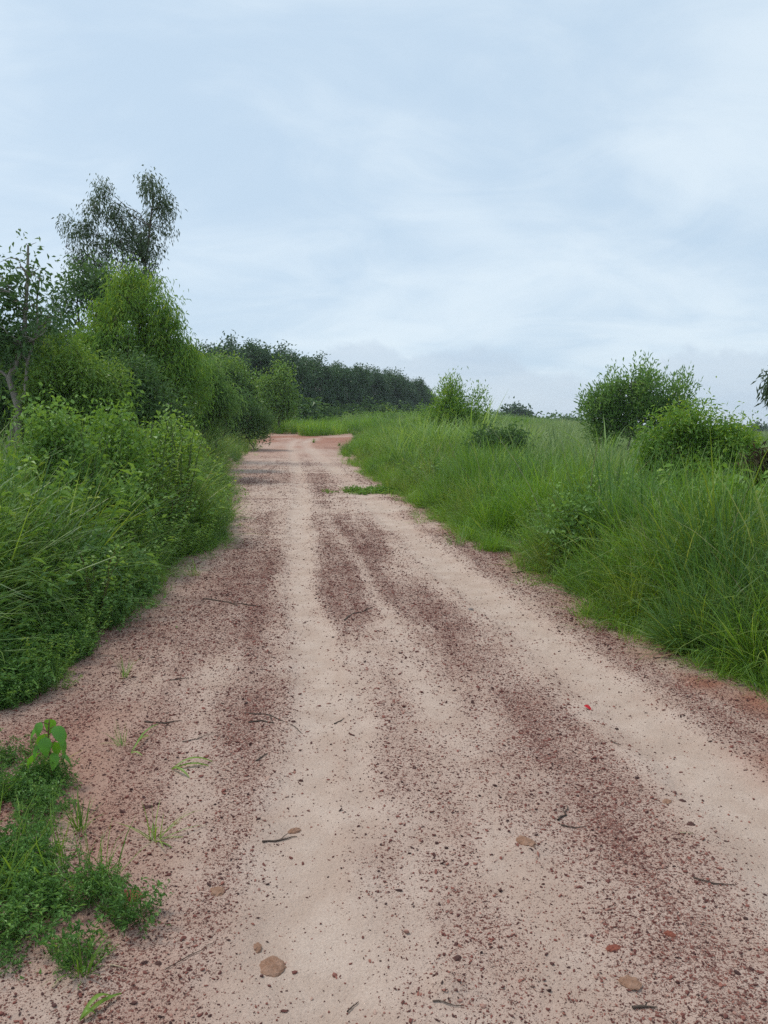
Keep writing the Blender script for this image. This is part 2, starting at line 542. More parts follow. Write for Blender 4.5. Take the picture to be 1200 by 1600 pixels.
def scatter(name, pts, rot, scl, idx, meshes, label, cat):
    """stuff: many small plants or pebbles spread over points that were computed beforehand"""
    col = bpy.data.collections.new(name + '_kinds')
    for i, me in enumerate(meshes):
        col.objects.link(bpy.data.objects.new(f'{name}_kind_{i:02d}', me))
    me = bpy.data.meshes.new(name)
    N = len(pts)
    me.vertices.add(N); me.vertices.foreach_set('co', np.asarray(pts, np.float32).ravel())
    a = me.attributes.new('rot', 'FLOAT_VECTOR', 'POINT'); a.data.foreach_set('vector', np.asarray(rot, np.float32).ravel())
    a = me.attributes.new('scl', 'FLOAT_VECTOR', 'POINT'); a.data.foreach_set('vector', np.asarray(scl, np.float32).ravel())
    a = me.attributes.new('idx', 'INT', 'POINT'); a.data.foreach_set('value', np.asarray(idx, np.int32))
    me.update()
    o = link(name, me)
    ng = bpy.data.node_groups.new(name, 'GeometryNodeTree')
    ng.interface.new_socket('Geometry', in_out='INPUT', socket_type='NodeSocketGeometry')
    ng.interface.new_socket('Geometry', in_out='OUTPUT', socket_type='NodeSocketGeometry')
    n, l = ng.nodes, ng.links
    gi = n.new('NodeGroupInput'); go = n.new('NodeGroupOutput')
    ci = n.new('GeometryNodeCollectionInfo'); ci.inputs['Collection'].default_value = col
    ci.inputs['Separate Children'].default_value = True; ci.inputs['Reset Children'].default_value = True
    iop = n.new('GeometryNodeInstanceOnPoints'); iop.inputs['Pick Instance'].default_value = True

    def na(nm, ty):
        x = n.new('GeometryNodeInputNamedAttribute'); x.data_type = ty; x.inputs['Name'].default_value = nm
        return x.outputs['Attribute']
    e2r = n.new('FunctionNodeEulerToRotation')
    l.new(na('rot', 'FLOAT_VECTOR'), e2r.inputs[0])
    l.new(gi.outputs[0], iop.inputs['Points'])
    l.new(ci.outputs[0], iop.inputs['Instance'])
    l.new(na('idx', 'INT'), iop.inputs['Instance Index'])
    l.new(e2r.outputs[0], iop.inputs['Rotation'])
    l.new(na('scl', 'FLOAT_VECTOR'), iop.inputs['Scale'])
    l.new(iop.outputs[0], go.inputs[0])
    md = o.modifiers.new('scatter', 'NODES'); md.node_group = ng
    return tag(o, label, cat, kind='stuff')


# ------------------------------------------------------------------ the setting: ground and road
def axis(dense_lo, dense_hi, step, lo, hi, grow=1.12):
    a = list(np.arange(dense_lo, dense_hi + 1e-6, step))
    s = step
    while a[-1] < hi: s *= grow; a.append(a[-1] + s)
    s = step
    while a[0] > lo: s *= grow; a.insert(0, a[0] - s)
    return np.array(a)


def grid_faces(ny, nx):
    i = np.arange(ny - 1)[:, None] * nx + np.arange(nx - 1)[None]
    return np.stack([i, i + 1, i + nx + 1, i + nx], -1).reshape(-1, 4)


gx = axis(-10, 10, .4, -3000, 3000); gy = axis(-3, 40, .4, -300, 5000)
X, Y = np.meshgrid(gx, gy)
Z = terrain(X, Y)
inr = sstep(-.2, .6, X - (xl(Y) - 1.6)) * sstep(-.2, .6, (xr(Y) + 1.2) - X) * (Y < 74)
Z = Z - .12 * inr
ground = link('ground', raw_mesh('ground', np.stack([X, Y, Z], -1).reshape(-1, 3), grid_faces(*X.shape), M['soil'], None, True))
tag(ground, 'weedy dark earth under the verges and fields', None, kind='structure')


def band(px, amp, w, w2=None):
    p = np.array([ground_at(u, v)[:2] for u, v in px]); p = p[np.argsort(p[:, 1])]
    def f(x, y):
        yy = np.clip(y, p[0, 1], p[-1, 1])
        c = sum(np.interp(yy * q, p[:, 1], p[:, 0]) for q in (.84, .92, 1, 1.08, 1.16)) / 5
        ends = sstep(p[0, 1] - .5, p[0, 1], y) * (1 - sstep(p[-1, 1], p[-1, 1] * 1.15 + .3, y))
        return amp * ends * np.exp(-np.abs((x - c) / w) ** 2.6)
    return f


PALE = [band([(1330, 1450), (1230, 1330), (1110, 1215), (1000, 1130), (905, 1045), (815, 975), (735, 915), (670, 865), (615, 815), (560, 765), (500, 715), (470, 690)], .97, .31),
        band([(470, 1500), (450, 1400), (470, 1250), (500, 1150), (500, 1050), (470, 950), (465, 850), (470, 780), (465, 730), (450, 690)], .90, .24),
        band([(560, 1620), (540, 1560), (430, 1500)], .75, .30),
        band([(560, 1280), (560, 1150), (545, 1090)], .75, .13),
        band([(700, 1110), (640, 1010), (590, 925), (540, 855), (505, 805)], .55, .10),
        band([(740, 900), (640, 820), (580, 770), (540, 735)], .35, .12),
        band([(320, 1340), (330, 1250), (300, 1130), (270, 1080)], .5, .20)]
GRAV = [band([(880, 1280), (825, 1170), (770, 1110), (727, 1049), (655, 951), (600, 890), (560, 845), (520, 800), (490, 740)], .44, .24),
        band([(1080, 1620), (960, 1450), (840, 1320), (700, 1180)], .22, .45),
        band([(1300, 1250), (1170, 1120), (1085, 1055), (980, 995), (880, 930), (800, 870), (720, 820), (640, 785)], .45, .26),
        band([(350, 1150), (370, 1080), (395, 1000), (400, 920), (395, 860), (405, 800), (415, 740), (420, 700)], .14, .40),
        band([(560, 1000), (535, 950), (520, 905)], .45, .22)]
REDS = [band([(-20, 1620), (20, 1450), (60, 1290), (80, 1150)], .52, .46),
        band([(1290, 1215), (1200, 1140), (1110, 1068)], .85, .28),
        band([(700, 830), (640, 795), (600, 775)], .25, .35)]


_ax = np.array([ground_at(u, v)[:2] for u, v in ((905, 1450), (760, 1180), (655, 985), (585, 860), (525, 775), (490, 715), (470, 692))])
AXIS = np.polyfit(_ax[:, 1], _ax[:, 0], 3, w=1 / np.sqrt(_ax[:, 1]))


def road_fields(x, y):
    wx = x + .055 * (fbm(x * 1.3, y * .9, 3, 5) - .5) * 2
    wy = y
    g = np.full_like(x, .58)
    for b in GRAV: g = g + b(wx, wy)
    pale = np.zeros_like(x)
    for b in PALE: pale = np.maximum(pale, b(wx, wy))
    g = g * (1 - .88 * pale)
    patches = fbm(x * 1.1, y * .55, 4, 11)
    g = g * (.60 + .56 * sstep(.33, .66, patches) + .7 * (fbm(x * 5, y * 3, 3, 12) - .5))
    t_ = wx - np.polyval(AXIS, np.clip(y, 0, 60)) - .03 * np.clip(y, 0, 60) * 0
    t_ = t_ * 1.05
    streak = fbm(t_ * 2.6, y * .16, 3, 13)                     # wheel-drawn streaks along the road
    fines = fbm(t_ * 7.5, y * .5, 3, 14)
    g = g * (.66 + .36 * sstep(.28, .72, streak) + .42 * sstep(.33, .67, fines))
    far = sstep(8, 14, y)
    cross = sstep(.48, .62, fbm(x * .35, y * .9 + 3, 3, 21))
    g = g * (1 - .5 * far) + far * .22 * cross * (1 - .55 * pale)
    dl = x - xl(y); dr = xr(y) - x
    nz = fbm(x * 2.3, y * 2.3, 3, 31) - .5
    edge = 1 - sstep(-.15, .45, np.minimum(dl, dr) + nz * .8)
    red = np.zeros_like(x)
    for b in REDS: red = np.maximum(red, b(wx, wy))
    red = red * sstep(.35, .6, fbm(x * 2, y * 1.5, 4, 41)) + .42 * edge
    nl = sstep(.75, -.1, dl + nz * .6)                       # reddish bare earth by the left verge
    red = np.maximum(red, .34 * nl)
    red = np.maximum(red, far * .12 * cross)
    red = np.maximum(red, sstep(22, 48, y) * (.35 + .45 * sstep(.4, .6, fbm(x * .5, y * .3, 3, 15))) * (1 - .6 * pale))
    g = np.where(g > .6, .6 + (g - .6) * .5, g)
    return np.clip(g * (1 - .45 * edge), 0, .95), np.clip(red, 0, .85), pale


def road_z(x, y):
    g, red, pale = road_fields(x, y)
    near = 1 - sstep(14, 30, y)
    z = terrain(x, y) - .022 * sstep(.5, .95, pale)
    z = z + near * (.030 * (fbm(x * 1.6, y * 1.2, 4, 51) - .5) + .020 * (fbm(x * 8, y * 8, 4, 61) - .5))
    for cx, cy, h, w in MOUNDS:
        z = z + h * np.exp(-(((x - cx) ** 2 + (y - cy) ** 2) / w ** 2) ** 1.5)
    edge = np.minimum(x - (xl(y) - 1.5), (xr(y) + 1.1) - x)
    return z - .14 * (1 - sstep(0, .5, edge)) + .004


MOUNDS = []
for u, v, h, w in ((700, 1545, .022, .055), (985, 1548, .014, .03), (1110, 1590, .02, .07), (420, 1290, .012, .06), (820, 1325, .015, .06)):
    q = ground_at(u, v); MOUNDS.append((q[0], q[1], h, w))

ry = [-3.0]
while ry[-1] < 72:
    y = ry[-1]
    ry.append(y + (.2 if y < 1.2 else .022 * max(1, y / 3.2) ** 1.15))
ry = np.array(ry)
tt = np.linspace(0, 1, 240)
RY, TT = np.meshgrid(ry, tt, indexing='ij')
RX = (xl(RY) - 1.5) + TT * (xr(RY) + 1.1 - xl(RY) + 1.5)
RZ = road_z(RX, RY)
g_, r_, _ = road_fields(RX, RY)
road = link('dirt_road', raw_mesh('dirt_road', np.stack([RX, RY, RZ], -1).reshape(-1, 3), grid_faces(*RX.shape), M['road'],
                                  {'gravel': g_.ravel(), 'red': r_.ravel()}, True))
tag(road, 'pale sandy dirt road with bands of red laterite gravel and wheel tracks', None, kind='structure')


def rz1(x, y):
    return float(road_z(np.array([float(x)]), np.array([float(y)]))[0])


# ------------------------------------------------------------------ gravel
def ico_pebble(seed, flat=.6, jag=.22, sub=1):
    import bmesh
    bm = bmesh.new()
    bmesh.ops.create_icosphere(bm, subdivisions=sub, radius=.5)
    v = np.array([x.co[:] for x in bm.verts]); f = np.array([[q.index for q in p.verts] for p in bm.faces])
    bm.free()
    r = np.random.default_rng(seed)
    v = v * (1 + r.normal(0, jag, (len(v), 1)))
    v = v * np.array([1, r.uniform(.55, .95), flat * r.uniform(.7, 1.1)])
    return v, f


peb = []
for i in range(8):
    v, f = ico_pebble(100 + i)
    peb.append(raw_mesh('pebble', v, f, M['pebble'], None, False))


def gravel_points(n, y0, y1, power, lo, hi, smin):
    y = y0 * (y1 / y0) ** rng.random(n) if power == 0 else y0 + (y1 - y0) * rng.random(n) ** power
    x = (xl(y) - .6) + rng.random(n) * (xr(y) - xl(y) + 1.2)
    g, red, pale = road_fields(x, y)
    keep = rng.random(n) < np.clip(g, .02, 1) ** 1.25 * 1
    x, y = x[keep], y[keep]
    s = np.maximum(smin, rng.lognormal(math.log(lo), .50, len(x))).clip(max=hi)
    return x, y, s


n = 900000
gys = 1.3 * (34 / 1.3) ** (rng.random(n) ** 1.16)
gxs = (xl(gys) - .6) + rng.random(n) * (xr(gys) - xl(gys) + 1.2)
g_, r_, p_ = road_fields(gxs, gys)
k = rng.random(n) < np.clip(g_, .02, 1) ** 1.25 * (1 - sstep(13, 33, gys))
gxs, gys = gxs[k], gys[k]
gss = np.clip(rng.lognormal(0, .5, len(gxs)) * .0037 * (np.maximum(gys, 2.2) / 2.2) ** .50, .0022, .019 + .0006 * gys)
N = len(gxs)
gzz = road_z(gxs, gys) + gss * .12
scatter('gravel', np.stack([gxs, gys, gzz], -1), np.stack([rng.normal(0, .3, N), rng.normal(0, .3, N), rng.random(N) * 6.28], -1),
        np.stack([gss * rng.uniform(.8, 1.5, N), gss, gss], -1), rng.integers(0, 8, N), peb,
        'dark red laterite gravel scattered over the sandy road', 'gravel')


# ------------------------------------------------------------------ grass
def grass_clump(n, rad, L, Lv, W, lean, curl, seg=4, top=1.0):
    mb = MB()
    a = rng.random(n) * 6.283; r = rad * np.sqrt(rng.random(n))
    base = np.stack([r * np.cos(a), r * np.sin(a), 0 * r], -1)
    az = a + rng.normal(0, .9, n)
    Ls = np.clip(L * (1 + rng.normal(0, Lv, n)), L * .3, L * 1.28)
    c = rng.random() * .25
    blades(mb, base, az, Ls, W * rng.uniform(.6, 1.3, n), np.abs(rng.normal(0, lean, n)), np.abs(rng.normal(curl, curl * .5, n)),
           np.clip(c + rng.random(n) ** 1.2 * .8, 0, 1), seg)
    return mb


def clumps(k, mat, *a, **kw):
    return [grass_clump(*a, **kw).mesh('grass_clump', M[mat]) for _ in range(k)]


def herb_clump(n_st, rad, h, leaf, W, mat, dens=9):
    mb = MB()
    for _ in range(n_st):
        a = rng.random() * 6.28; r = rad * math.sqrt(rng.random())
        b = np.array([r * math.cos(a), r * math.sin(a), 0])
        d = norm(np.array([rng.normal(0, .45), rng.normal(0, .45), 1.]))
        hh = h * rng.uniform(.5, 1.2)
        s = rng.random(dens) ** .7
        p = b + d * (s * hh)[:, None]
        ang = rng.random(dens) * 6.28
        dd = np.stack([np.cos(ang), np.sin(ang), rng.normal(.25, .35, dens)], -1)
        leaves(mb, p, dd, leaf * rng.uniform(.6, 1.3, dens), W * rng.uniform(.7, 1.2, dens), np.clip(rng.normal(.5, .22, dens) + .3 * (s - .5), 0, 1), .1, .15, .4)
        tube(mb, [b, b + d * hh], [leaf * .05, leaf * .03], 3, .4)
    return mb.mesh('herb_clump', M[mat])


def spread(n, x, y, scale, tilt=.12, zfun=None, sink=.02, kinds=8, sv=.2):
    """helper for stuff: random turn, tilt and size"""
    z = terrain(x, y) if zfun is None else zfun(x, y)
    s = scale * (1 + rng.normal(0, sv, n)).clip(.4, 1.7)
    sc = np.stack([s * rng.uniform(.85, 1.2, n), s * rng.uniform(.85, 1.2, n), s], -1)
    return (np.stack([x, y, z - sink], -1), np.stack([rng.normal(0, tilt, n), rng.normal(0, tilt, n), rng.random(n) * 6.283], -1), sc,
            rng.integers(0, kinds, n))


def verge_pts(n, side, y0, y1, width, power=0., bias=1.0):
    y = y0 * (y1 / y0) ** rng.random(n)
    off = rng.random(n) ** bias * (width(y) if callable(width) else width)
    wob = (fbm(y * 1.1 + 5 * side, y * .0 + 2, 3, 71) - .5) * .5
    x = xl(y) - off - wob if side < 0 else xr(y) + off + wob
    return x, y, off


tall = clumps(10, 'grass', 46, .10, 1.0, .30, .012, .30, 1.0, seg=5)
fine = clumps(10, 'grass_r', 40, .07, 1.0, .28, .0105, .32, .8, seg=5)
M['grass_y'] = leaf_mat('yellowing_grass_blade', [(0, (.075, .13, .02)), (.4, (.15, .235, .035)), (.75, (.25, .34, .06)), (1, (.46, .44, .20))], .4, .45, .4, .4)
M['grass_b'] = leaf_mat('cool_grass_blade', [(0, (.045, .11, .024)), (.45, (.085, .19, .040)), (.85, (.16, .29, .07)), (1, (.30, .38, .14))], .38, .45, .4, .4)
fine = fine[:5] + clumps(4, 'grass_y', 34, .07, 1.0, .30, .0105, .34, .85, seg=5) + clumps(4, 'grass_b', 40, .07, 1.0, .30, .0125, .32, .95, seg=5)
tall = tall[:5] + clumps(4, 'grass_y', 36, .09, 1.0, .32, .011, .34, 1.0, seg=5) + clumps(4, 'grass_b', 42, .09, 1.0, .32, .014, .32, 1.1, seg=5)


def tufts(x, y, h, per=14, rad=.20, lean=.75, zfun=None):
    """fountain shaped tussocks: clumps leaning out from each tussock's middle"""
    n = len(x)
    kind = rng.choice(3, n, p=[.46, .24, .30])
    lo = np.array([0, 5, 9])[kind]; ct = np.array([5, 4, 4])[kind]
    X = np.repeat(x, per); Y = np.repeat(y, per); H = np.repeat(h, per); R = np.repeat(rad * h * rng.uniform(.8, 1.4, n), per)
    a = rng.random(n * per) * 6.283; r = np.sqrt(rng.random(n * per))
    X = X + R * r * np.cos(a); Y = Y + R * r * np.sin(a)
    s = H * (1 - .28 * r ** 2) * rng.uniform(.75, 1.15, n * per)
    z = terrain(X, Y) if zfun is None else zfun(X, Y)
    rot = np.stack([rng.normal(0, .10, n * per), lean * r ** 1.3 * rng.uniform(.5, 1.2, n * per), a + rng.normal(0, .25, n * per)], -1)
    return (np.stack([X, Y, z - .02], -1), rot, np.stack([s, s, s], -1), np.repeat(lo, per) + (rng.random(n * per) * np.repeat(ct, per)).astype(int))


short = clumps(6, 'grass', 45, .10, .26, .35, .006, .35, .8, seg=3)
short_r = clumps(6, 'grass_r', 45, .10, .26, .35, .005, .35, .8, seg=3)
broadg = clumps(8, 'reed', 26, .15, 1.5, .22, .028, .16, 1.25, seg=6)
farg = clumps(6, 'grass_r', 60, .45, 1.0, .28, .03, .18, .6, seg=3)
field = clumps(6, 'field', 50, .7, 1.15, .25, .05, .2, .9, seg=3)

# left verge
x, y, off = verge_pts(300, -1, 4.4, 17, 3.4, bias=1.0)
k = ~((y < 6.0) & (off < .7)) & ((off > .9) | (rng.random(len(y)) < .35))
x, y, off = x[k], y[k], off[k]
h = (.50 + .62 * sstep(0, 1.1, off)) * rng.uniform(.75, 1.3, len(x))
p = [tufts(x, y, h, 11, .22, .7)]
x, y, off = verge_pts(500, -1, 4.4, 18, 3.6)
k = ~((y < 6.4) & (off < .8))
p.append(spread(k.sum(), x[k], y[k], .35 + .4 * sstep(0, 1.3, off[k]), kinds=13, sv=.3, tilt=.2))
x, y, off = verge_pts(1300, -1, 15, 62, lambda y: 3 + y * .10)
p.append(spread(len(x), x, y, (.45 + .55 * sstep(0, 1.5, off)) * (1 + y / 110) * (.6 + .8 * fbm(x * .6, y * .6, 3, 84)), kinds=13))
cat = lambda p: [np.concatenate([q[i] for q in p]) for i in range(4)]
scatter('tall_grass', *cat(p), tall, 'tall arching green grass filling the left verge of the road', 'grass')
x, y, off = verge_pts(460, -1, 4.0, 20, 3.0, bias=.8)
keep = off > .6
scatter('cane_grass', *spread(keep.sum(), x[keep], y[keep], .46 + .24 * sstep(.5, 1.6, off[keep]), kinds=8, sv=.25), broadg,
        'broad bladed light green cane grass rising out of the left verge', 'grass')

# right verge
x, y, off = verge_pts(300, 1, 3.5, 15, lambda y: 2.1 + .04 * y, bias=.95)
h = (.48 + .44 * sstep(0, 1.0, off)) * rng.uniform(.55, 1.35, len(x)) * (.75 + .5 * fbm(x * .7, y * .7, 3, 81))
p = [tufts(x, y, h, 13, .22, .75)]
x, y, off = verge_pts(700, 1, 3.4, 16, lambda y: 2.6 + .06 * y)
h = (.22 + .26 * sstep(0, 1.1, off)) * (.5 + 1.0 * fbm(x * 1.3, y * 1.3, 3, 81))
p.append(spread(len(x), x, y, h, kinds=13, sv=.28, tilt=.2))
x, y, off = verge_pts(380, 1, 13, 60, lambda y: 2.5 + .06 * y)
h = (.50 + .45 * sstep(0, 1.6, off)) * rng.uniform(.7, 1.25, len(x))
p.append(tufts(x, y, h, 9, .35, .6))
x, y, off = verge_pts(1500, 1, 14, 62, lambda y: 4 + .12 * y)
h = (.26 + .38 * sstep(0, 1.6, off)) * (.6 + .8 * fbm(x * .6, y * .6, 3, 82))
p.append(spread(len(x), x, y, h, kinds=13, sv=.28))
scatter('tall_grass', *cat(p), fine, 'dense bright green tussocky grass bank along the right verge', 'grass')
stalks = [grass_clump(4, .12, 1.15, .25, .006, .18, .55, 6).mesh('stalk_clump', M['straw']) for _ in range(4)]
x, y, off = verge_pts(110, 1, 4.0, 20, 2.5)
k = off > .4
scatter('straw_stalks', *spread(k.sum(), x[k], y[k], rng.uniform(.6, 1.0, k.sum()), .2, kinds=4), stalks, 'thin straw coloured grass stalks standing out of the right bank', 'grass')

# low growth at both edges of the road
p = []
for sd, y0, y1, n in ((-1, 5.2, 40, 260), (1, 3.2, 45, 1200)):
    x, y, off = verge_pts(n, sd, y0, y1, 1.0)
    off = rng.normal(0, .16, n)
    x = x + 0
    x = (xl(y) - off) if sd < 0 else (xr(y) + off)
    k = fbm(x * 1.5, y * 1.5, 3, 85) > .47
    p.append(spread(k.sum(), x[k], y[k], rng.uniform(.3, 1.0, k.sum()), .35, kinds=6))
scatter('edge_grass', *cat(p), short_r, 'short ragged grass creeping over both edges of the road', 'grass')

# field on the right and grass beyond the end of the road
n = 12000
y = 9 * (260 / 9) ** rng.random(n)
x = y * rng.uniform(-.05, .72, n)
k = (x > xr(y) + 2.9 + .06 * y + .8 * (fbm(x * .3, y * .3, 3, 92) - .5))
x, y = x[k], y[k]
p = [spread(len(x), x, y, (.42 + .35 * fbm(x * .08, y * .08, 3, 91)) * (1 + y / 200), kinds=6)]
scatter('field_crop', *cat(p), field, 'pale green field of tall grass stretching to the horizon on the right', 'field')
n = 2600
y = rng.uniform(46, 120, n); x = y * rng.uniform(-.24, .22, n)
k = y > 55 + 14 * (fbm(x * .25, y * .2, 3, 93) - .5)
x, y = x[k], y[k]; n = len(x)
scatter('meadow_grass', *spread(n, x, y, rng.uniform(.55, 1.0, n) * 1.0, kinds=6), farg, 'rough green grass beyond the crest of the road', 'grass')

# low herbs in front of the left verge and in the lower corner
herbs = [herb_clump(26, .13, .22, .030, .012, 'herb', 14) for _ in range(6)]
mixed = [herb_clump(*((16, .16, .62, .058, .030, 'weed', 22), (22, .20, .50, .034, .018, 'herb', 24), (10, .14, .72, .060, .034, 'weed', 22), (14, .18, .55, .055, .018, 'lime', 22))[i % 4]) for i in range(12)]
x, y, off = verge_pts(950, -1, 4.3, 18, 2.4, bias=1.3)
scatter('mixed_weeds', *spread(len(x), x, y, (.55 + .75 * sstep(0, .9, off)) * (.45 + .55 * sstep(4.3, 6.5, y)) * (.6 + .8 * fbm(x * 1.2, y * 1.2, 3, 86)), .25, kinds=12, sv=.3), mixed, 'small leaved green weeds tangled through the left verge grass', 'weeds')
x, y, off = verge_pts(620, 1, 3.6, 18, 1.9, bias=.9)
scatter('mixed_weeds', *spread(len(x), x, y, (.30 + .48 * sstep(0, 1.0, off)) * (.45 + 1.1 * fbm(x * 1.2, y * 1.2, 3, 87)), .25, kinds=12, sv=.3), mixed, 'small leaved green weeds tangled through the right bank grass', 'weeds')
p = []
n = 520
y = 3.9 * (7.2 / 3.9) ** rng.random(n); off = rng.random(n) * 1.7
p.append(spread(n, xl(y) - off, y, .8 + .9 * sstep(0, .8, off), .2, kinds=6))
poly = [(0, 1160), (60, 1175), (95, 1235), (60, 1290), (110, 1325), (200, 1330), (262, 1318), (235, 1350), (190, 1385), (195, 1440), (215, 1495), (140, 1525), (60, 1500), (0, 1520), (-140, 1540), (-160, 1160)]
pg = np.array([ground_at(u, v)[:2] for u, v in poly])


def inside(px, py, pg):
    c = np.zeros(len(px), bool); j = len(pg) - 1
    for i in range(len(pg)):
        xi, yi = pg[i]; xj, yj = pg[j]
        c ^= ((yi > py) != (yj > py)) & (px < (xj - xi) * (py - yi) / (yj - yi + 1e-12) + xi)
        j = i
    return c


n = 4200
x = rng.uniform(pg[:, 0].min() - .4, pg[:, 0].max(), n); y = rng.uniform(pg[:, 1].min(), pg[:, 1].max(), n)
nz = fbm(x * 7, y * 7, 3, 95)
k = inside(x, y, pg) & (rng.random(n) < (.06 + sstep(.42, .66, nz)) * .32)
x, y = x[k], y[k]
p.append(spread(len(x), x, y, rng.uniform(.22, .60, len(x)), .5, road_z, .01, 6))
scatter('low_herbs', *cat(p), herbs, 'dark green fine leaved herbs creeping out at the left edge of the road', 'herbs')
k2 = rng.random(len(x)) < .13
scatter('corner_grass', *spread(k2.sum(), x[k2] + rng.normal(0, .03, k2.sum()), y[k2], rng.uniform(.3, .8, k2.sum()), .5, road_z, .01, 6), short,
        'thin short grass among the creeping herbs beside the road', 'grass')
# yellow green mat on the road by the right bank
c = ground_at(602, 768)
n = 260
x = c[0] + rng.normal(0, .38, n); y = c[1] + rng.normal(0, .32, n)
mats = [herb_clump(16, .10, .09, .035, .018, 'lime', 7) for _ in range(4)]
scatter('creeping_mat', *spread(n, x, y, rng.uniform(.7, 1.2, n), .2, kinds=4), mats, 'yellow green creeping mat on the road by the right bank', 'ground cover')


# ------------------------------------------------------------------ trees and bushes
def rand_in_lobes(lobes, n, shell=.55):
    vol = np.array([l[1][0] * l[1][1] * l[1][2] for l in lobes]) ** .8
    k = rng.choice(len(lobes), n, p=vol / vol.sum())
    d = norm(rng.normal(0, 1, (n, 3)))
    r = rng.random(n) ** (1 / 3 * (1 - shell) + .12)
    c = np.array([l[0] for l in lobes])[k]; s = np.array([l[1] for l in lobes])[k]
    return c + d * r[:, None] * s, k


def tree(name, label, cat, base_u, dist, lobes_px, nclust, per, L, W, mat, bark='bark_d', trunk_r=.08, style='droop', sig=.16,
         base_x=None, stems=1, group=None, depth=1.0, shell=.55, twig_r=.010, sat=9, limbs=True):
    global rng
    keep_rng, rng = rng, np.random.default_rng(zlib.crc32(label.encode()))
    bx = at(base_u, 680, dist)[0] if base_x is None else base_x
    b = np.array([bx, dist, gz(bx, dist) - .05])
    lobes = []
    for lb in lobes_px:
        u, v, ru, rv = lb[:4]; dd = lb[4] if len(lb) > 4 else 0.
        c = at(u, v, dist + dd) - b
        lobes.append((c, (ru * dist / FPX, ru * dist / FPX * depth, rv * dist / FPX)))
    main = lobes
    if sat:
        blobs = []
        for c, sz in lobes:
            sz = np.array(sz)
            for q in range(sat):
                dd_ = norm(rng.normal(0, 1, 3)) * rng.random() ** .4
                f_ = rng.uniform(.26, .50)
                blobs.append((c + dd_ * sz * .92, tuple(sz * f_ * np.array([1, 1, 1.15]))))
        lobes = blobs
    t = thing(name, label, cat, b, group=group)
    wood = MB(); tw = MB(); crown = MB()
    mc = np.array([l[0] for l in main])
    topi = int(np.argmax(mc[:, 2])); top = mc[topi] + np.array([0, 0, main[topi][1][2] * .1])
    centres = np.array([l[0] for l in lobes])
    nodes = []

    def path(a, c, k, wob):
        s = np.linspace(0, 1, k)[:, None]
        w = rng.normal(0, wob, (k, 3)); w[0] = 0; w[-1] = 0
        return a + (c - a) * s + w * np.array([1, 1, .3])
    for s in range(stems):
        o = np.array([rng.normal(0, .12), rng.normal(0, .12), 0]) * (stems > 1)
        tgt = top if s == 0 else centres[rng.integers(len(centres))]
        pp = path(o, tgt, 9, .035 * np.linalg.norm(top) * .5)
        tube(wood, pp, trunk_r * np.linspace(1, .18, 9) * (1 if s == 0 else .6), 7)
        nodes += list(zip(pp[2:], trunk_r * np.linspace(1, .18, 9)[2:]))
    if limbs:
        for c, sz in main:
            P = np.array([q[0] for q in nodes[:7 * stems]])
            hh = P[:, 2]
            want = c[2] - .35 * sz[2] - .4 * np.linalg.norm(c[:2] - top[:2])
            i = int(np.argmin(np.abs(hh - want) + .3 * np.linalg.norm(P[:, :2] - c[:2], axis=1)))
            r0 = nodes[i][1]
            for e in range(2):
                endp = c + np.array([rng.normal(0, .4), rng.normal(0, .4), rng.uniform(.1, .7)]) * np.array(sz)
                pp = path(P[i], endp, 6, .05 * np.linalg.norm(endp - P[i]))
                tube(wood, pp, r0 * np.linspace(.55, .12, 6), 5)
                nodes += list(zip(pp[2:], r0 * np.linspace(.55, .12, 6)[2:]))
    cc, kk = rand_in_lobes(lobes, nclust, shell)
    cc[:, 2] = np.maximum(cc[:, 2], .15)
    P = np.array([q[0] for q in nodes])
    for c in cc[::2 if nclust > 150 else 1]:
        dd = np.linalg.norm((P - c) * np.array([1, 1, 1.3]), axis=1) + .5 * np.maximum(P[:, 2] - c[2], 0)
        a = P[int(np.argmin(dd))]
        m = (a + c) / 2 + np.array([0, 0, .12 * np.linalg.norm(c - a)])
        tube(tw, [a, m, c], [twig_r, twig_r * .7, twig_r * .3], 3)
    n = nclust * per
    cen = np.repeat(cc, per, 0)
    crn = np.repeat(rng.random(nclust), per)
    pos = cen + rng.normal(0, sig, (n, 3)) * np.array([1, 1, 1.4 if style == 'up' else 1.2])
    out = norm(pos - centres[np.repeat(kk, per)])
    if style == 'droop':
        d = np.array([0, 0, -1.0]) + out * .35 + rng.normal(0, .45, (n, 3))
    elif style == 'up':
        d = np.array([0, 0, .75]) + out * .5 + rng.normal(0, .5, (n, 3))
    elif style == 'mix':
        d = np.array([0, 0, -.15]) + out * .5 + rng.normal(0, .7, (n, 3))
    else:
        d = np.array([0, 0, -.35]) + out * .6 + rng.normal(0, .5, (n, 3))
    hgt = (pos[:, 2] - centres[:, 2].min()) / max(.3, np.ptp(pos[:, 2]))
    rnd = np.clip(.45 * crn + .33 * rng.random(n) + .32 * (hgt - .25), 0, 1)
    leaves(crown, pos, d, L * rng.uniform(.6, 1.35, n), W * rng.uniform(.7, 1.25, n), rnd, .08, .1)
    wood.build('trunk', M[bark], t, True)
    tw.build('branches', M[bark], t)['kind'] = 'stuff'
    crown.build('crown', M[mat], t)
    rng = keep_rng
    return t


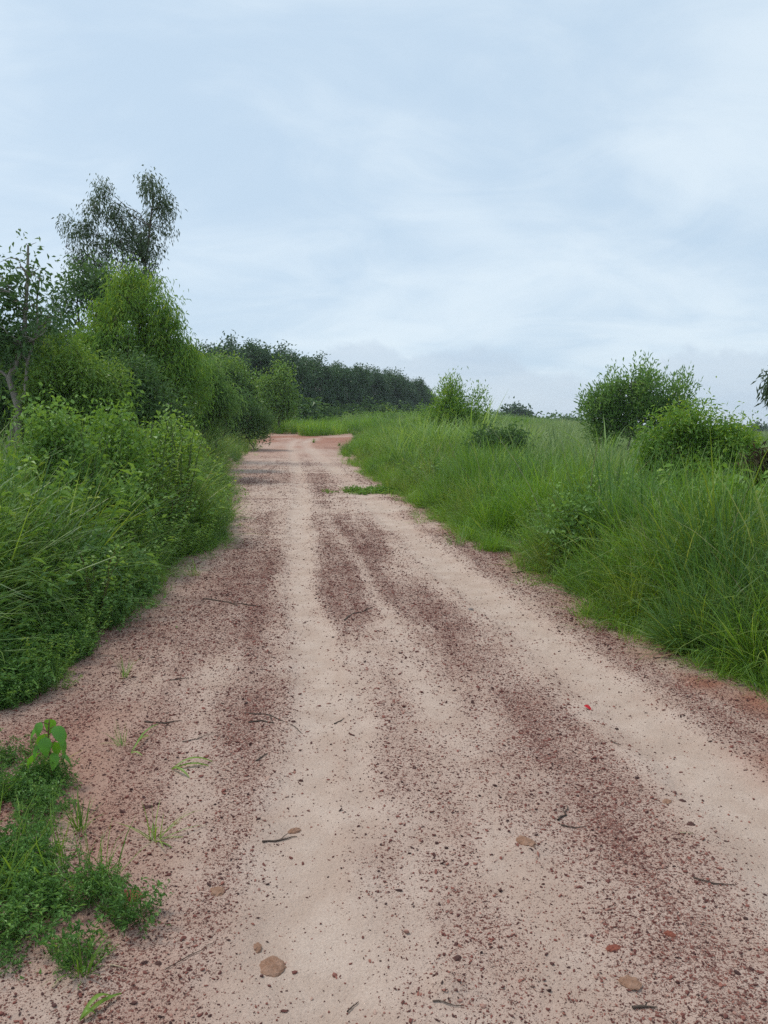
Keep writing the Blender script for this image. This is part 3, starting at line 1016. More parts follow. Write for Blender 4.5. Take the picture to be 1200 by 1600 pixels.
# left side, far to near
tree('eucalyptus_tree', 'tallest sparse eucalyptus with open feathery crown above the left bushes', 'tree', 196, 30,
     [(165, 312, 24, 24), (178, 345, 32, 28), (240, 306, 26, 26), (250, 345, 20, 44), (215, 365, 36, 40), (126, 362, 34, 34), (150, 400, 44, 34), (225, 410, 42, 34), (190, 440, 60, 45)],
     520, 23, .15, .040, 'euc_d', 'bark_d', .13, 'droop', .14, sat=8, shell=.5, depth=.9, twig_r=.013)
tree('dark_tree', 'dark leafy tree between the rubber tree and the tall eucalyptus', 'tree', 130, 26,
     [(128, 440, 28, 26), (118, 485, 34, 40), (160, 470, 34, 44), (90, 540, 60, 45), (140, 570, 70, 55), (60, 590, 60, 50)], 420, 36, .16, .07, 'dark', 'bark_d', .10, 'mix', .22)
tree('eucalyptus_tree', 'young yellow green eucalyptus with bushy drooping crown on the left', 'tree', 225, 21,
     [(205, 425, 18, 24), (190, 462, 34, 34), (228, 465, 32, 40), (168, 505, 32, 36), (250, 500, 34, 44), (210, 515, 48, 44), (276, 545, 28, 44),
      (190, 560, 56, 46), (255, 580, 50, 50), (215, 620, 78, 44), (290, 620, 44, 46), (155, 560, 34, 44)],
     900, 40, .13, .030, 'euc_y', 'bark_d', .09, 'droop', .14, depth=1.0, shell=.5, sat=10)
tree('rubber_tree', 'pale trunked rubber tree with clustered big leaves at the left edge', 'tree', 14, 14.5,
     [(44, 385, 11, 10), (12, 412, 34, 16), (58, 425, 20, 22), (20, 455, 45, 22), (50, 470, 30, 24), (-30, 440, 40, 40), (72, 492, 22, 20), (20, 510, 50, 28), (-40, 510, 50, 40), (60, 535, 40, 24), (-10, 560, 50, 30)],
     105, 26, .135, .055, 'dark', 'bark', .10, 'hang', .13, stems=2, shell=.5, twig_r=.013)
tree('willowy_bush', 'dense drooping green bush under the dark tree on the left', 'bush', 110, 15,
     [(110, 585, 46, 44), (70, 625, 50, 40), (150, 620, 44, 48), (120, 655, 70, 40)], 420, 40, .11, .034, 'mid', 'bark_d', .03, 'hang', .15, stems=4)
tree('shade_bush', 'dark bush behind the pale trunked rubber tree at the left edge', 'bush', -10, 19,
     [(-20, 560, 50, 50), (30, 600, 50, 44), (-30, 640, 70, 40), (40, 650, 50, 30)], 300, 40, .15, .05, 'dark', 'bark_d', .03, 'mix', .18, stems=4)
tree('dark_bush', 'dark green bush in the shade between the left eucalyptus and willowy bush', 'bush', 200, 18,
     [(180, 600, 50, 40), (205, 640, 60, 40), (255, 650, 50, 36), (150, 640, 40, 35)], 330, 40, .14, .045, 'dark', 'bark_d', .03, 'mix', .18, stems=4)
tree('eucalyptus_bush', 'bushy green eucalyptus sapling right of the yellow green eucalyptus', 'bush', 318, 24,
     [(310, 590, 32, 40), (335, 600, 24, 34), (320, 640, 46, 40), (285, 640, 40, 45), (345, 640, 20, 30)], 400, 44, .15, .034, 'euc', 'bark_d', .04, 'droop', .17, stems=3)
tree('leafy_bush', 'round dark bush at the bend of the left verge', 'bush', 395, 36,
     [(400, 660, 26, 20), (370, 655, 34, 26), (345, 670, 30, 26)], 200, 40, .2, .05, 'dark', 'bark_d', .03, 'up', .2, stems=3)
tree('light_green_tree', 'light green roundish tree standing in front of the rubber plantation', 'tree', 435, 58,
     [(435, 588, 13, 15), (446, 608, 17, 15), (420, 612, 15, 16), (436, 630, 22, 14)], 150, 34, .22, .12, 'mid', 'bark_d', .09, 'mix', .32)
tree('mid_green_tree', 'mid green tree at the left end of the rubber plantation', 'tree', 362, 62,
     [(345, 575, 30, 24), (370, 590, 26, 26), (355, 615, 38, 26), (390, 615, 24, 22)], 240, 40, .28, .12, 'mid', 'bark_d', .09, 'mix', .40)

for lab, u, d, lb, nc, mt in (
        ('leafy shrub with pale curled tips rising at the back of the left verge', 190, 9.0, [(190, 668, 36, 26), (175, 700, 40, 30), (205, 710, 40, 34)], 120, 'lime'),
        ('low rounded light green shrub at the right end of the left verge top', 262, 10.5, [(262, 690, 36, 26), (240, 715, 40, 30), (285, 720, 34, 32)], 120, 'lime'),
        ('leafy shrub among tall grass in front of the pale trunk', 85, 8.2, [(90, 672, 40, 24), (60, 700, 44, 30), (110, 710, 40, 30)], 120, 'weed'),
        ('bushy weed shrub overhanging the road where the left verge juts out', 275, 10.6, [(272, 790, 44, 36), (300, 815, 34, 30), (245, 815, 40, 36)], 170, 'weed'),
        ('dense weed shrub in the middle slope of the left verge', 170, 8.0, [(165, 790, 50, 40), (210, 815, 44, 40), (130, 830, 44, 40)], 170, 'weed'),
        ('leafy weed shrub half sunk in the grass at the foot of the right bank', 890, 7.6, [(885, 812, 34, 28), (910, 850, 36, 30)], 70, 'weed'),
        ('pale leaved weed shrub on the crest of the right bank beside the rusty bush', 1130, 6.8, [(1120, 800, 40, 30), (1160, 830, 40, 36)], 80, 'lime'),
        ('dusty weed shrub nearest the road corner of the left verge', 150, 6.6, [(160, 880, 40, 34), (185, 910, 34, 34), (120, 905, 44, 34)], 150, 'weed')):
    tree('leafy_shrub', lab, 'shrub', u, d, lb, int(nc * .85), 24, .062, .036, mt, 'stem', .012, 'mix', .10, stems=6, shell=.35, twig_r=.0035, sat=7)

# right side
tree('eucalyptus_tree', 'big rounded bushy eucalyptus standing in the right hand field', 'tree', 990, 23,
     [(1000, 606, 34, 28), (955, 625, 34, 24), (1045, 620, 28, 30), (985, 640, 56, 34), (1040, 645, 34, 24), (930, 648, 24, 22), (1070, 606, 9, 24), (990, 580, 10, 14), (1015, 584, 8, 16), (1040, 594, 9, 14), (962, 598, 10, 14), (935, 622, 12, 12), (1060, 640, 14, 24), (960, 668, 36, 20), (1015, 670, 40, 20), (1050, 664, 24, 20)],
     380, 32, .16, .042, 'euc', 'bark', .06, 'up', .15, stems=3, depth=.9, shell=.4, sat=7)
tree('eucalyptus_bush', 'light green eucalyptus bush rising behind the right grass bank', 'bush', 1085, 11.5,
     [(1050, 668, 32, 20), (1090, 665, 40, 22), (1060, 705, 48, 34), (1115, 700, 44, 34), (1140, 715, 34, 40), (1085, 735, 70, 34), (1100, 646, 6, 16), (1068, 642, 8, 16), (1130, 664, 8, 14), (1044, 652, 8, 14), (1150, 690, 24, 28), (1164, 722, 24, 34), (1024, 705, 26, 34), (1035, 740, 30, 30)],
     540, 36, .085, .024, 'euc_y', 'bark_d', .025, 'hang', .095, stems=5, shell=.4, twig_r=.005)
tree('young_eucalyptus', 'slender young eucalyptus with two leafy spires behind the right bank', 'tree', 710, 38,
     [(708, 600, 12, 18), (702, 625, 26, 20), (690, 645, 30, 20), (748, 622, 10, 20), (738, 645, 26, 20), (715, 660, 50, 18)], 260, 36, .19, .045, 'euc_y', 'bark_d', .05, 'up', .2, stems=2, shell=.4)
tree('dark_bush', 'dark green leafy bush at the back of the right grass bank', 'bush', 770, 21,
     [(760, 690, 26, 16), (785, 692, 26, 16), (770, 712, 34, 20)], 190, 40, .12, .05, 'dark', 'bark_d', .025, 'mix', .13, stems=4)
tree('rusty_bush', 'rust tinged dark bush at the far right behind the grass bank', 'bush', 1196, 8.6,
     [(1195, 742, 22, 22), (1225, 735, 30, 30), (1205, 790, 32, 30)], 200, 40, .09, .02, 'rust', 'bark_d', .02, 'mix', .09, stems=4, twig_r=.004)
tree('overhanging_eucalyptus', 'eucalyptus at the right edge with a drooping branch tip against the sky', 'tree', 1290, 16,
     [(1198, 628, 7, 10), (1202, 655, 5, 14), (1240, 600, 38, 40), (1290, 560, 60, 60), (1300, 620, 60, 50)], 230, 30, .17, .036, 'euc_d', 'bark_d', .07, 'droop', .10, shell=.4)
tree('field_tree', 'rounded dark tree on the skyline between the two right eucalypts', 'tree', 812, 190,
     [(808, 652, 15, 9), (798, 657, 14, 9), (818, 658, 10, 8)], 120, 30, .9, .5, 'rub', 'bark_d', .22, 'mix', .9, twig_r=.05)
tree('field_tree', 'small distant tree on the skyline at the far right', 'tree', 1178, 260,
     [(1178, 678, 12, 7), (1186, 681, 14, 6), (1176, 671, 4, 5)], 110, 26, 1.1, .6, 'rub', 'bark_d', .22, 'mix', 1.0, twig_r=.05)
tree('hedge', 'low dark hedge line along the skyline beside the rounded field tree', 'hedge', 770, 175,
     [(765, 660, 22, 8), (785, 664, 24, 6), (835, 667, 26, 4), (870, 668, 28, 4), (900, 670, 24, 4)], 200, 26, .8, .45, 'dark', 'bark_d', .1, 'mix', .7, twig_r=.04, stems=5, limbs=False, sat=0)
tree('hedge', 'low dark hedge line on the skyline under the small distant tree', 'hedge', 1190, 280,
     [(1150, 683, 30, 3), (1200, 683, 40, 4), (1260, 683, 60, 5)], 160, 26, 1.0, .6, 'rub', 'bark_d', .1, 'mix', .9, twig_r=.04, stems=5, limbs=False, sat=0)


# the rubber plantation: five kinds of tree, copied along its edge
def plantation_tree(label, grp):
    t = thing('rubber_tree', label, 'tree', (0, 0, 0), group=grp)
    wood = MB(); crown = MB()
    H = rng.uniform(7.9, 8.9)
    tube(wood, [[0, 0, 0], [rng.normal(0, .1), rng.normal(0, .1), H * .35], [rng.normal(0, .25), rng.normal(0, .25), H * .85]], [.13, .10, .04], 6)
    lob = []
    for i in range(7):
        a = rng.random() * 6.28; r = rng.uniform(.4, 1.5)
        lob.append((np.array([r * math.cos(a), r * math.sin(a), rng.uniform(.34, .88) * H]), (1.05, 1.05, .95)))
    lob.append((np.array([0, 0, H * .86]), (.8, .8, 1.1)))
    for c, s in lob[:5]:
        tube(wood, [[0, 0, c[2] * .62], c * np.array([.5, .5, .85]), c], [.06, .045, .02], 4)
    nc, per = 110, 24
    cc, kk = rand_in_lobes(lob, nc, .6)
    n = nc * per
    pos = np.repeat(cc, per, 0) + rng.normal(0, .28, (n, 3))
    out = norm(pos - np.array([0, 0, H * .6]))
    leaves(crown, pos, out * .6 + np.array([0, 0, -.3]) + rng.normal(0, .5, (n, 3)), rng.uniform(.22, .42, n), rng.uniform(.10, .18, n),
           np.clip(.5 * np.repeat(rng.random(nc), per) + .3 * rng.random(n) + .3 * (pos[:, 2] / H - .5), 0, 1), .08, .1)
    wood.build('trunk', M['bark'], t, True)
    crown.build('crown', M['rub'], t)
    return t


PL = 'dark green rubber tree in the plantation edge beyond the end of the road'
PG = 'rubber trees along the plantation edge'
protos = [plantation_tree(PL, PG) for _ in range(5)]
a0 = np.array([at(300, 680, 70)[0], 70.]); a1 = np.array([at(668, 680, 172)[0], 172.])
dv = (a1 - a0); nrow = 58
perp = norm(np.array([-dv[1], dv[0]]))
cnt = 0
for row in range(2):
    for i in range(nrow):
        q = a0 + dv * (i / (nrow - 1)) + perp * (row * 3.4) + rng.normal(0, .5, 2)
        loc = (q[0], q[1], gz(*q) - .1)
        s = rng.uniform(.88, 1.12)
        sc_ = (s * rng.uniform(.95, 1.2), s * rng.uniform(.95, 1.2), s)
        if cnt < 5:
            o = protos[cnt]; o.location = loc; o.rotation_euler = (0, 0, rng.random() * 6.28); o.scale = sc_
        else:
            copy_tree(protos[rng.integers(5)], loc, rng.random() * 6.28, sc_)
        cnt += 1
# dark understorey and crop strip in front of the plantation
under = [herb_clump(30, .9, 1.5, .30, .14, 'dark', 16) for _ in range(4)]
n = 900
s = rng.random(n); off = rng.uniform(-5, 4, n)
x = a0[0] + dv[0] * s + perp[0] * off; y = a0[1] + dv[1] * s + perp[1] * off
scatter('undergrowth', *spread(n, x, y, rng.uniform(.9, 1.7, n), .1, kinds=4), under, 'dark undergrowth at the foot of the rubber plantation', 'undergrowth')
crop = [herb_clump(18, .5, 1.2, .26, .10, 'weed', 14) for _ in range(4)]
n = 700
y = rng.uniform(84, 118, n); x = y * rng.uniform(-.10, .12, n)
scatter('crop_rows', *spread(n, x, y, rng.uniform(.8, 1.1, n), .1, kinds=4), crop, 'low green crop strip between the road crest and the plantation', 'crop')


# ------------------------------------------------------------------ weeds: single plants
def weed_parts(h, nst, leaf, W, spread_, nleaf, drop=0.):
    st = MB(); fo = MB()
    for s in range(nst):
        a = rng.random() * 6.28
        lean = np.array([math.cos(a), math.sin(a), 0]) * spread_ * rng.uniform(.2, 1.)
        hh = h * rng.uniform(.65, 1.1)
        k = np.linspace(0, 1, 7)[:, None]
        pp = lean * k ** 1.4 * hh + np.array([0, 0, 1.]) * k * hh + rng.normal(0, .012, (7, 3)) * (k > 0)
        tube(st, pp, np.linspace(.0055, .002, 7) * (h / .8), 4)
        t = np.sort(rng.uniform(.18, 1, nleaf))
        base = np.stack([np.interp(t, k[:, 0], pp[:, i]) for i in range(3)], -1)
        an = np.arange(nleaf) * 2.4 + rng.normal(0, .4, nleaf)
        d = np.stack([np.cos(an), np.sin(an), rng.normal(.25 - drop, .3, nleaf)], -1)
        ln = leaf * (1.25 - .6 * t) * rng.uniform(.7, 1.25, nleaf)
        pet = base + norm(d) * (ln * .3)[:, None]
        leaves(fo, pet, d, ln, ln * (W / leaf), np.clip(.35 * rng.random(nleaf) + .5 * t + .15 * rng.random(), 0, 1), .10, .22, .35)
    return st, fo


def weed(name, label, cat, loc, h, nst, leaf, W, spr, nleaf, mat, stem='stem', group=None, drop=0., rz=0.):
    t = thing(name, label, cat, loc, rz, group)
    st, fo = weed_parts(h, nst, leaf, W, spr, nleaf, drop)
    st.build('stem', M[stem], t)
    fo.build('foliage', M[mat], t)
    return t


def gp(u, v):
    return ground_at(u, v)


LW = 'leafy green weed standing among the grass of the left verge'
LG = 'leafy weeds in the left verge'
wp = [weed('leafy_weed', LW, 'weed', (0, 0, 0), .95, 7, .075, .045, .35, 26, 'weed', group=LG) for _ in range(4)]
spots = []
for i in range(24):
    y = 5.6 * (13 / 5.6) ** rng.random(); off = rng.uniform(.1, 2.6)
    spots.append((float(xl(y)) - off, y, off))
for i, (x, y, off) in enumerate(spots):
    sc_ = (.62 + .42 * min(off / 1.4, 1)) * rng.uniform(.85, 1.2)
    loc = (x, y, gz(x, y) - .02)
    if i < 4:
        wp[i].location = loc; wp[i].rotation_euler = (0, 0, rng.random() * 6.28); wp[i].scale = (sc_,) * 3
    else:
        copy_tree(wp[rng.integers(4)], loc, rng.random() * 6.28, sc_)
LL = 'tall lime green weed with curled top leaves behind the left grass'
LLG = 'lime weeds at the back of the left verge'
lp = [weed('tall_weed', LL, 'weed', (0, 0, 0), 1.42, 10, .078, .046, .30, 34, 'lime', group=LLG, drop=.2) for _ in range(3)]
ORD = ('leftmost', 'second from the left', 'middle one', 'second from the right', 'rightmost')
for i, (u, d) in enumerate(((60, 8.2), (120, 8.0), (185, 8.5), (240, 9.4), (285, 10.0))):
    q = at(u, 680, d)
    loc = (q[0], d, gz(q[0], d))
    sc_ = rng.uniform(.9, 1.15)
    lab = 'tall lime green weed with curled top leaves, ' + ORD[i] + ' of five'
    if i < 3:
        lp[i].location = loc; lp[i].scale = (sc_,) * 3; lp[i]['label'] = lab
    else:
        copy_tree(lp[rng.integers(3)], loc, rng.random() * 6.28, sc_, lab)
q = gp(168, 985)
weed('grey_green_weed', 'grey green bushy weed leaning out at the left road edge', 'weed', (q[0] - .1, q[1] + .1, q[2]), .62, 8, .062, .040, .5, 26, 'weed', 'rstem')
q = gp(248, 874)
weed('spreading_weed', 'wide low weed with small pale leaves over its bare stem at left edge', 'weed', (q[0] + .05, q[1] + .25, q[2]), .78, 11, .060, .038, .75, 28, 'weed', 'rstem')
RW = 'leafy weed poking through the right grass bank'
RG = 'leafy weeds in the right grass bank'
rp = [weed('leafy_weed', RW, 'weed', (0, 0, 0), .95, 4, .085, .040, .3, 22, 'weed', group=RG) for _ in range(3)]
for i in range(16):
    y = 4.6 * (15 / 4.6) ** rng.random(); off = rng.uniform(.1, 1.9)
    x = float(xr(y)) + off
    loc = (x, y, gz(x, y) - .02); sc_ = (.5 + .55 * min(off / 1.1, 1)) * rng.uniform(.85, 1.2)
    if i < 3:
        rp[i].location = loc; rp[i].scale = (sc_,) * 3
    else:
        copy_tree(rp[rng.integers(3)], loc, rng.random() * 6.28, sc_)
q = gp(1165, 1050)
weed('dry_weed', 'half dry straw coloured weed at the foot of the right bank', 'weed', q, .36, 9, .05, .012, .6, 14, 'reed', 'straw')

n = 260
y = rng.uniform(15.5, 25, n); x = y * rng.uniform(.09, .30, n)
canes = clumps(5, 'reed', 30, .25, 1.35, .2, .032, .14, 1.0, seg=5)
scatter('cane_grass', *spread(n, x, y, rng.uniform(.36, .62, n), kinds=5), canes, 'broad bladed pale cane grass behind the middle of the right bank', 'grass')

# tall cane clump on the right bank top, and straw coloured seed stalks
q = at(680, 700, 27)
cane = clumps(5, 'reed', 40, .3, 1.5, .2, .035, .14, 1.0, seg=5)
n = 120
x = q[0] + rng.normal(0, 1.5, n); y = 27 + rng.normal(0, 3.0, n)
k = x > xr(y) + .7
scatter('cane_grass', *spread(k.sum(), x[k], y[k], rng.uniform(.6, .98, k.sum()), kinds=5), cane, 'tall pale cane grass topping the right bank near the road bend', 'grass')


# broad leaved seedling, every leaf its own part
def leaf_outline(L, W, nseg=7, cup=.12, droop=.5):
    s = np.linspace(0, 1, nseg + 1)
    w = W * .5 * np.sin(np.pi * s ** .72) ** .8 * (1 - .15 * s); w[0] = 0; w[-1] = 0
    th = -droop * s ** 1.2 * 1.4
    step = L / nseg
    xx = np.concatenate([[0], np.cumsum(np.cos(th[1:]) * step)]); zz = np.concatenate([[0], np.cumsum(np.sin(th[1:]) * step)])
    mid = np.stack([xx, 0 * xx, zz], -1)
    lift = np.stack([0 * w, 0 * w, w * cup * 2], -1)
    left = mid + np.stack([0 * w, w, 0 * w], -1) + lift; right = mid - np.stack([0 * w, w, 0 * w], -1) + lift
    v = np.vstack([mid, left, right]); n = nseg + 1
    f = []
    for i in range(nseg):
        f += [[i, i + 1, n + i + 1], [i, n + i + 1, n + i], [i, 2 * n + i, 2 * n + i + 1], [i, 2 * n + i + 1, i + 1]]
    return v, np.array(f)


def seedling(label, loc, h, leaf_mesh, n, rz):
    t = thing('seedling', label, 'plant', loc, rz)
    st = MB()
    pp = [[0, 0, 0], [.006, 0, h * .35], [-.004, .005, h * .7], [.004, .002, h]]
    tube(st, pp, [.005, .0042, .0035, .0025], 6)
    for k in range(n):
        s = .38 + .62 * (k / (n - 1)) ** .8
        an = k * 2.4
        z = h * s; r = .035 + .02 * (1 - s)
        b = np.array([r * math.cos(an), r * math.sin(an), z + .012])
        tube(st, [[0, 0, z - .01], b], [.002, .0016], 4)
        o = link('leaf', leaf_mesh, t, b)
        o.rotation_euler = (rng.normal(0, .2), rng.uniform(.55, 1.15), an)
        o.scale = (rng.uniform(.75, 1.15),) * 3
    st.build('stem', M['rstem'], t)
    return t


v, f = leaf_outline(.085, .058)
lm = raw_mesh('leaf', v, f, M['broad'], {'rnd': np.full(len(v), .5)}, True)
q = gp(80, 1228)
seedling('broad leaved seedling with hanging leaves beside the creeping herbs', (q[0], q[1], rz1(q[0], q[1])), .28, lm, 13, .6)


# small grass tufts, torn blades
def tuft(label, u, v_, L, n, W, lean, curl, mat='grass', cat='grass tuft'):
    q = gp(u, v_)
    mb = grass_clump(n, .02, L, .3, W, lean, curl, 4)
    o = mb.build('grass_tuft', M[mat], None, False, (q[0], q[1], rz1(q[0], q[1])))
    return tag(o, label, cat)


tuft('small spiky grass tuft on bare red earth right of the creeping herbs', 125, 1298, .14, 34, .0045, .6, .5)
tuft('limp grass tuft at the tip of the creeping herb patch', 243, 1312, .16, 22, .005, .8, .8)
tuft('thin grass tuft on gravel above the torn green blades', 190, 1165, .12, 20, .003, .9, .4, 'reed')
tuft('sparse dry grass tuft on the sand left of the gravel track', 195, 1062, .13, 22, .004, .9, .5, 'reed')
tuft('tuft of fresh grass at the lower corner of the herb patch', 130, 1525, .10, 26, .005, .6, .6)
tuft('single seedling tuft with upright blade before the left verge', 85, 1072, .17, 6, .007, .25, .5, 'weed')
tuft('grass tuft fallen onto sand below the right bank', 800, 868, .3, 26, .006, 1.0, .5)
tuft('grass tuft sprawling on sand under the right bank foot', 975, 985, .26, 30, .006, 1.0, .5)
tuft('grass tuft hanging over the edge of the right bank gravel', 905, 932, .3, 30, .006, 1.0, .5)
tuft('grass tuft growing in the middle of the road far ahead', 490, 692, .26, 60, .02, 1.0, .5)
tuft('small grass tuft beside the middle one far up the road', 530, 697, .2, 40, .02, 1.0, .5)


def torn(label, uv, W, mat='grass'):
    pts = [gp(*a) for a in uv]
    t = thing('torn_grass', label, 'grass blade', (pts[0][0], pts[0][1], rz1(pts[0][0], pts[0][1])))
    o0 = np.array(t.location)
    for (a, b, hgt) in ((0, 1, .03), (0, 2, .012), (0, 3, .02)):
        A = pts[a]; B = pts[b]
        k = np.linspace(0, 1, 8)
        c = A[None] + (B - A)[None] * k[:, None]
        c[:, 2] = [rz1(p_[0], p_[1]) + .004 + hgt * math.sin(math.pi * kk) for p_, kk in zip(c, k)]
        sd = norm(np.cross(B - A, [0, 0, 1.]))
        w = W * np.sin(np.pi * (k * .93 + .06)) ** .7 * .5
        v = np.vstack([c - o0 + sd * w[:, None], c - o0 - sd * w[:, None] + [0, 0, .002], c - o0 + [0, 0, -.0025]])
        f = []
        for i in range(7):
            f += [[i, i + 1, 17 + i], [i, 17 + i, 16 + i], [8 + i, 16 + i, 17 + i], [8 + i, 17 + i, 9 + i]]
        mb = MB().add(v, f, rng.uniform(.6, .95)); mb.build('blade', M[mat], t, True)
    return t


torn('torn green grass blades lying on gravel left of the pale track', [(268, 1202), (332, 1192), (326, 1198), (296, 1216)], .013)
torn('dry curled grass blades lying between twigs near the left verge', [(205, 1178), (247, 1132), (222, 1182), (232, 1150)], .009, 'reed')
torn('long green grass blade lying in the lower left corner', [(125, 1600), (175, 1562), (190, 1558), (150, 1590)], .013)


# ------------------------------------------------------------------ twigs, stones, litter
def twig(label, uv, r=.004, fork=True, mat='twig', lift=.004):
    pts = [gp(*a) for a in uv]
    P = np.array([[q[0], q[1], rz1(q[0], q[1]) + lift] for q in pts])
    k = np.linspace(0, 1, 7)
    s = np.linspace(0, 1, len(P))
    c = np.stack([np.interp(k, s, P[:, i]) for i in range(3)], -1)
    ln = np.linalg.norm(P[-1] - P[0])
    c[1:-1] += rng.normal(0, .025 * ln, (5, 3)) * [1, 1, .1]
    c[:, 2] = [rz1(a[0], a[1]) + lift for a in c]
    o0 = c[0].copy()
    r *= .75
    mb = MB(); tube(mb, c - o0, r * np.linspace(1, .45, 7) * rng.uniform(.8, 1.2, 7), 5)
    if fork:
        d = norm(c[-1] - c[2]); pr = np.array([-d[1], d[0], 0]) * rng.choice([-1, 1])
        e = c[3] + (d * .8 + pr * .45) * ln * .33 + [0, 0, .008]
        tube(mb, [c[3] - o0, (c[3] + e) / 2 - o0 + pr * .005, e - o0], [r * .7, r * .5, r * .3], 4)
    o = mb.build('twig' if mat == 'twig' else 'straw', M[mat], None, True, o0)
    return tag(o, label, 'twig' if mat == 'twig' else 'straw')


twig('long forked dark twig lying across the reddish gravel left of the track', [(318, 938), (360, 943), (408, 947)], .011)
twig('short curved twig at the middle of the road on patchy gravel', [(538, 970), (555, 958), (582, 951)], .009, False)
twig('bent twig with trailing end on the pale left track', [(383, 1116), (425, 1120), (470, 1142)], .005)
twig('thick dark splinter beside the bent trailing twig', [(388, 1130), (408, 1128), (428, 1131)], .007, False)
twig('dark stub twig lying alone on pale sand', [(522, 1127), (538, 1120)], .0045, False)
twig('short slanting twig on the edge of the reddish gravel', [(400, 1190), (418, 1178)], .005, False)
twig('ragged dark twig beside the small tan clod', [(410, 1313), (440, 1307), (464, 1302)], .005)
twig('curved dark twig lying on sand near the right side', [(1083, 1378), (1115, 1386), (1150, 1388)], .004, False)
twig('thin black twig under the grey leaf scraps', [(876, 1294), (898, 1297), (916, 1296)], .004, False)
twig('upright bent grey twig over the thin black twig', [(872, 1288), (884, 1278), (886, 1262)], .006)
twig('stubby brown twig near the lower right gravel', [(988, 1583), (1006, 1580), (1027, 1581)], .005)
twig('slanting dark twig in the lower middle pale sand', [(543, 1576), (560, 1560)], .0035, False)
twig('thin curved twig in front of the sandy mound', [(676, 1570), (700, 1574), (724, 1577)], .0028, False)
twig('small dark twig on the pale right track', [(954, 1160), (970, 1166)], .004, False)
twig('short brown twig lying on sand before the left verge', [(266, 1067), (294, 1064)], .005, False)
twig('dark twig leaning from the seedling over bare earth', [(90, 1238), (122, 1262), (150, 1272), (152, 1262)], .0035, True, 'twig', .008)
twig('fine long twig stretched toward the lower left herbs', [(258, 1520), (300, 1494), (338, 1474)], .0022, False)
twig('flat brown twig left of the dark splinter', [(226, 1128), (255, 1130), (284, 1127)], .006)
twig('twig lying above the torn green blades', [(285, 1160), (310, 1156), (336, 1146)], .003)
twig('dark twig at the foot of the right bank', [(800, 897), (830, 893), (850, 897)], .008)
twig('thin twig on sand right of the long pale track', [(1020, 1030), (1050, 1032), (1068, 1031)], .005, False)
twig('thin pale straw on the right track edge', [(1062, 1308), (1084, 1309)], .0045, False, 'straw')
twig('pale straw piece by the red stone', [(172, 1510), (200, 1518)], .003, False, 'straw')
twig('bleached straw lying on the lower left bare earth', [(82, 1550), (104, 1528)], .003, False, 'straw')
twig('bleached straw below the small spiky tuft', [(112, 1318), (115, 1304)], .003, False, 'straw')
twig('short straw near the lower tip of herb patch', [(216, 1450), (220, 1428)], .0028, False, 'straw')


def stone(label, u, v_, rpx, mat, flat=.5, name='stone', seed=None, jag=.05, cat='stone'):
    q = gp(u, v_)
    d = np.linalg.norm(q - np.array([0, 0, CAM_H]))
    r = rpx * d / FPX
    vv, ff = ico_pebble(int(u * 7 + v_), flat, jag, 3)
    k = norm(vv) * 2.2 + u
    vv = vv * (1 + .30 * (fbm(k[:, 0] * 1.3 + k[:, 2], k[:, 1] * 1.3 - k[:, 2], 3, 7)[:, None] - .5) * 2) * 2 * r
    o = link(name, raw_mesh(name, vv, ff, M[mat], None, False), None, (q[0], q[1], rz1(q[0], q[1]) - r * flat * .12))
    o.rotation_euler = (0, 0, rng.random() * 6.28)
    return tag(o, label, cat)


stone('crumbly pinkish brown clod in the lower middle of the left track', 424, 1502, 20, 'clod', .32, 'earth_clod', cat='clod')
stone('small dark edged clod just above the big pinkish clod', 402, 1474, 10, 'clod', .5, 'earth_clod', cat='clod')
stone('flat pinkish clod on gravel right of the red stone', 340, 1393, 12, 'clod', .3, 'earth_clod', cat='clod')
stone('flat rust red stone half buried beside the creeping herbs', 202, 1406, 19, 'redstone', .35)
stone('tan pointed clod beside the ragged dark twig', 460, 1292, 10, 'clod', .6, 'earth_clod', cat='clod')
stone('flat tan stone in the gravel at the lower right', 985, 1545, 13, 'clod', .25)
stone('dark grey stone on the pale right track', 1066, 1250, 5, 'darkstone', .7)
stone('dark brown stone at the edge of the right track gravel', 1080, 1291, 6, 'darkstone', .6)
stone('pinkish stone half sunk on the rim of the right track', 1042, 1253, 9, 'clod', .4)
stone('small grey stone alone on the far pale track', 735, 953, 5, 'greystone', .7)
stone('dark red lump in the lower right gravel', 1047, 1466, 7, 'redstone', .7)
stone('rusty red lump among gravel beneath the tan smear', 958, 1489, 10, 'redstone', .5)
stone('dark stone at the border of sand and gravel near the sandy mound', 715, 1499, 6, 'darkstone', .7)
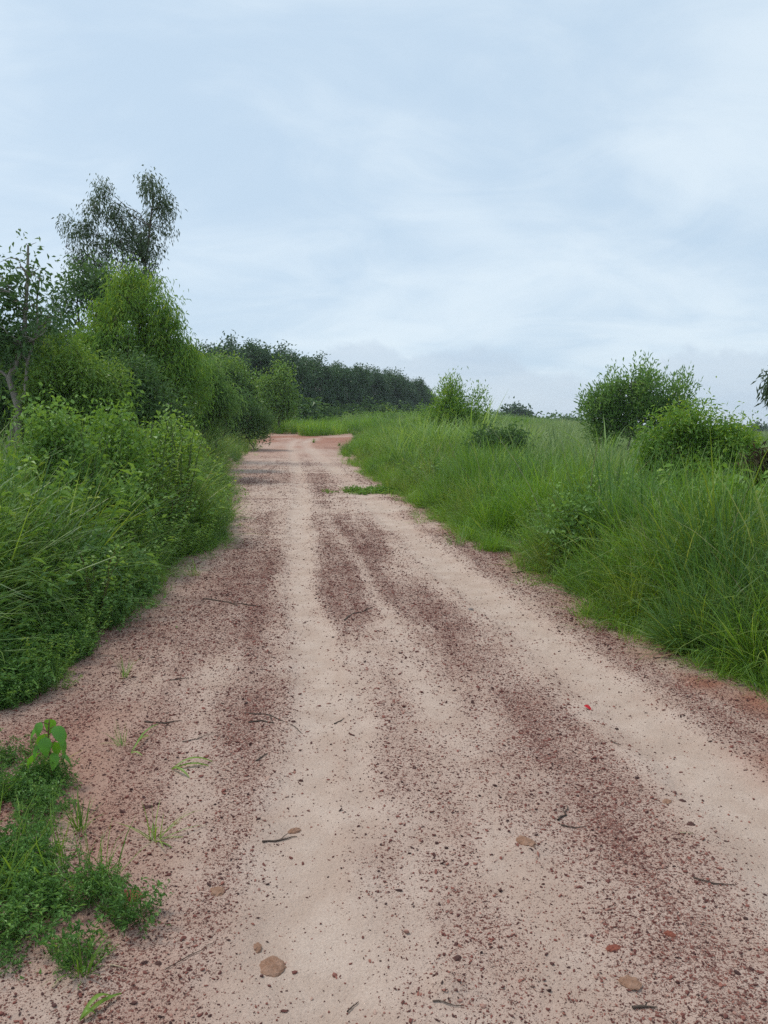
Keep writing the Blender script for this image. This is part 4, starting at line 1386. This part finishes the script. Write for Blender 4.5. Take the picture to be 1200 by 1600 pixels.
stone('dark stone in the lower left gravel, left one of a close pair', 225, 1507, 5, 'darkstone', .7)
stone('dark stone in the lower left gravel, right one of a close pair', 248, 1507, 5, 'darkstone', .7)
stone('dark red stone on sand near the spiky grass tuft', 232, 1263, 7, 'darkstone', .5)
stone('brown stone on the smooth sand of the left track', 458, 1128, 4, 'darkstone', .7)
stone('brown pebble below the bent trailing twig', 470, 1214, 4, 'darkstone', .7)
stone('pale stone at the foot of the right bank', 1160, 1072, 7, 'sandclod', .6)
stone('sandy pinkish lump in the middle of the lower right gravel', 822, 1322, 15, 'clod', .25, 'earth_clod', cat='clod')


def leaf_thing(name, label, cat, u, v_, L, W, mat, rz, tilt=.25):
    q = gp(u, v_)
    v, f = leaf_outline(L, W, 6, .25, .35)
    o = link(name, raw_mesh(name, v, f, M[mat], {'rnd': np.full(len(v), .5)}, True), None, (q[0], q[1], rz1(q[0], q[1]) + .012))
    o.rotation_euler = (.15, tilt, rz)
    return tag(o, label, cat)


leaf_thing('fallen_leaf', 'bright red fallen leaf on the pale right track', 'leaf', 912, 1106, .055, .034, 'redleaf', -.5)
leaf_thing('paper_scrap', 'white paper scrap at the left edge of the road', 'litter', 350, 764, .16, .10, 'paper', .2, .1)
# ------------------------------------------------------------------ thin humid air
hz, hn, hl = new_mat('humid_air')
ho = hn.new('ShaderNodeOutputMaterial')
hv = hn.new('ShaderNodeVolumePrincipled')
hv.inputs['Color'].default_value = (.86, .92, 1.0, 1)
hv.inputs['Density'].default_value = 0.00035
hl.new(hv.outputs[0], ho.inputs['Volume'])
x0, x1, y0, y1, z0, z1 = -3600, 3600, -500, 6200, -2.5, 16.0
hvx = np.array([[x, y, z] for z in (z0, z1) for y in (y0, y1) for x in (x0, x1)])
hfc = np.array([[0, 2, 3, 1], [4, 5, 7, 6], [0, 1, 5, 4], [2, 6, 7, 3], [0, 4, 6, 2], [1, 3, 7, 5]])
haze = link('haze', raw_mesh('haze', hvx, hfc, hz))
tag(haze, 'thin humid air over the road and fields', None, kind='stuff')
print('built')
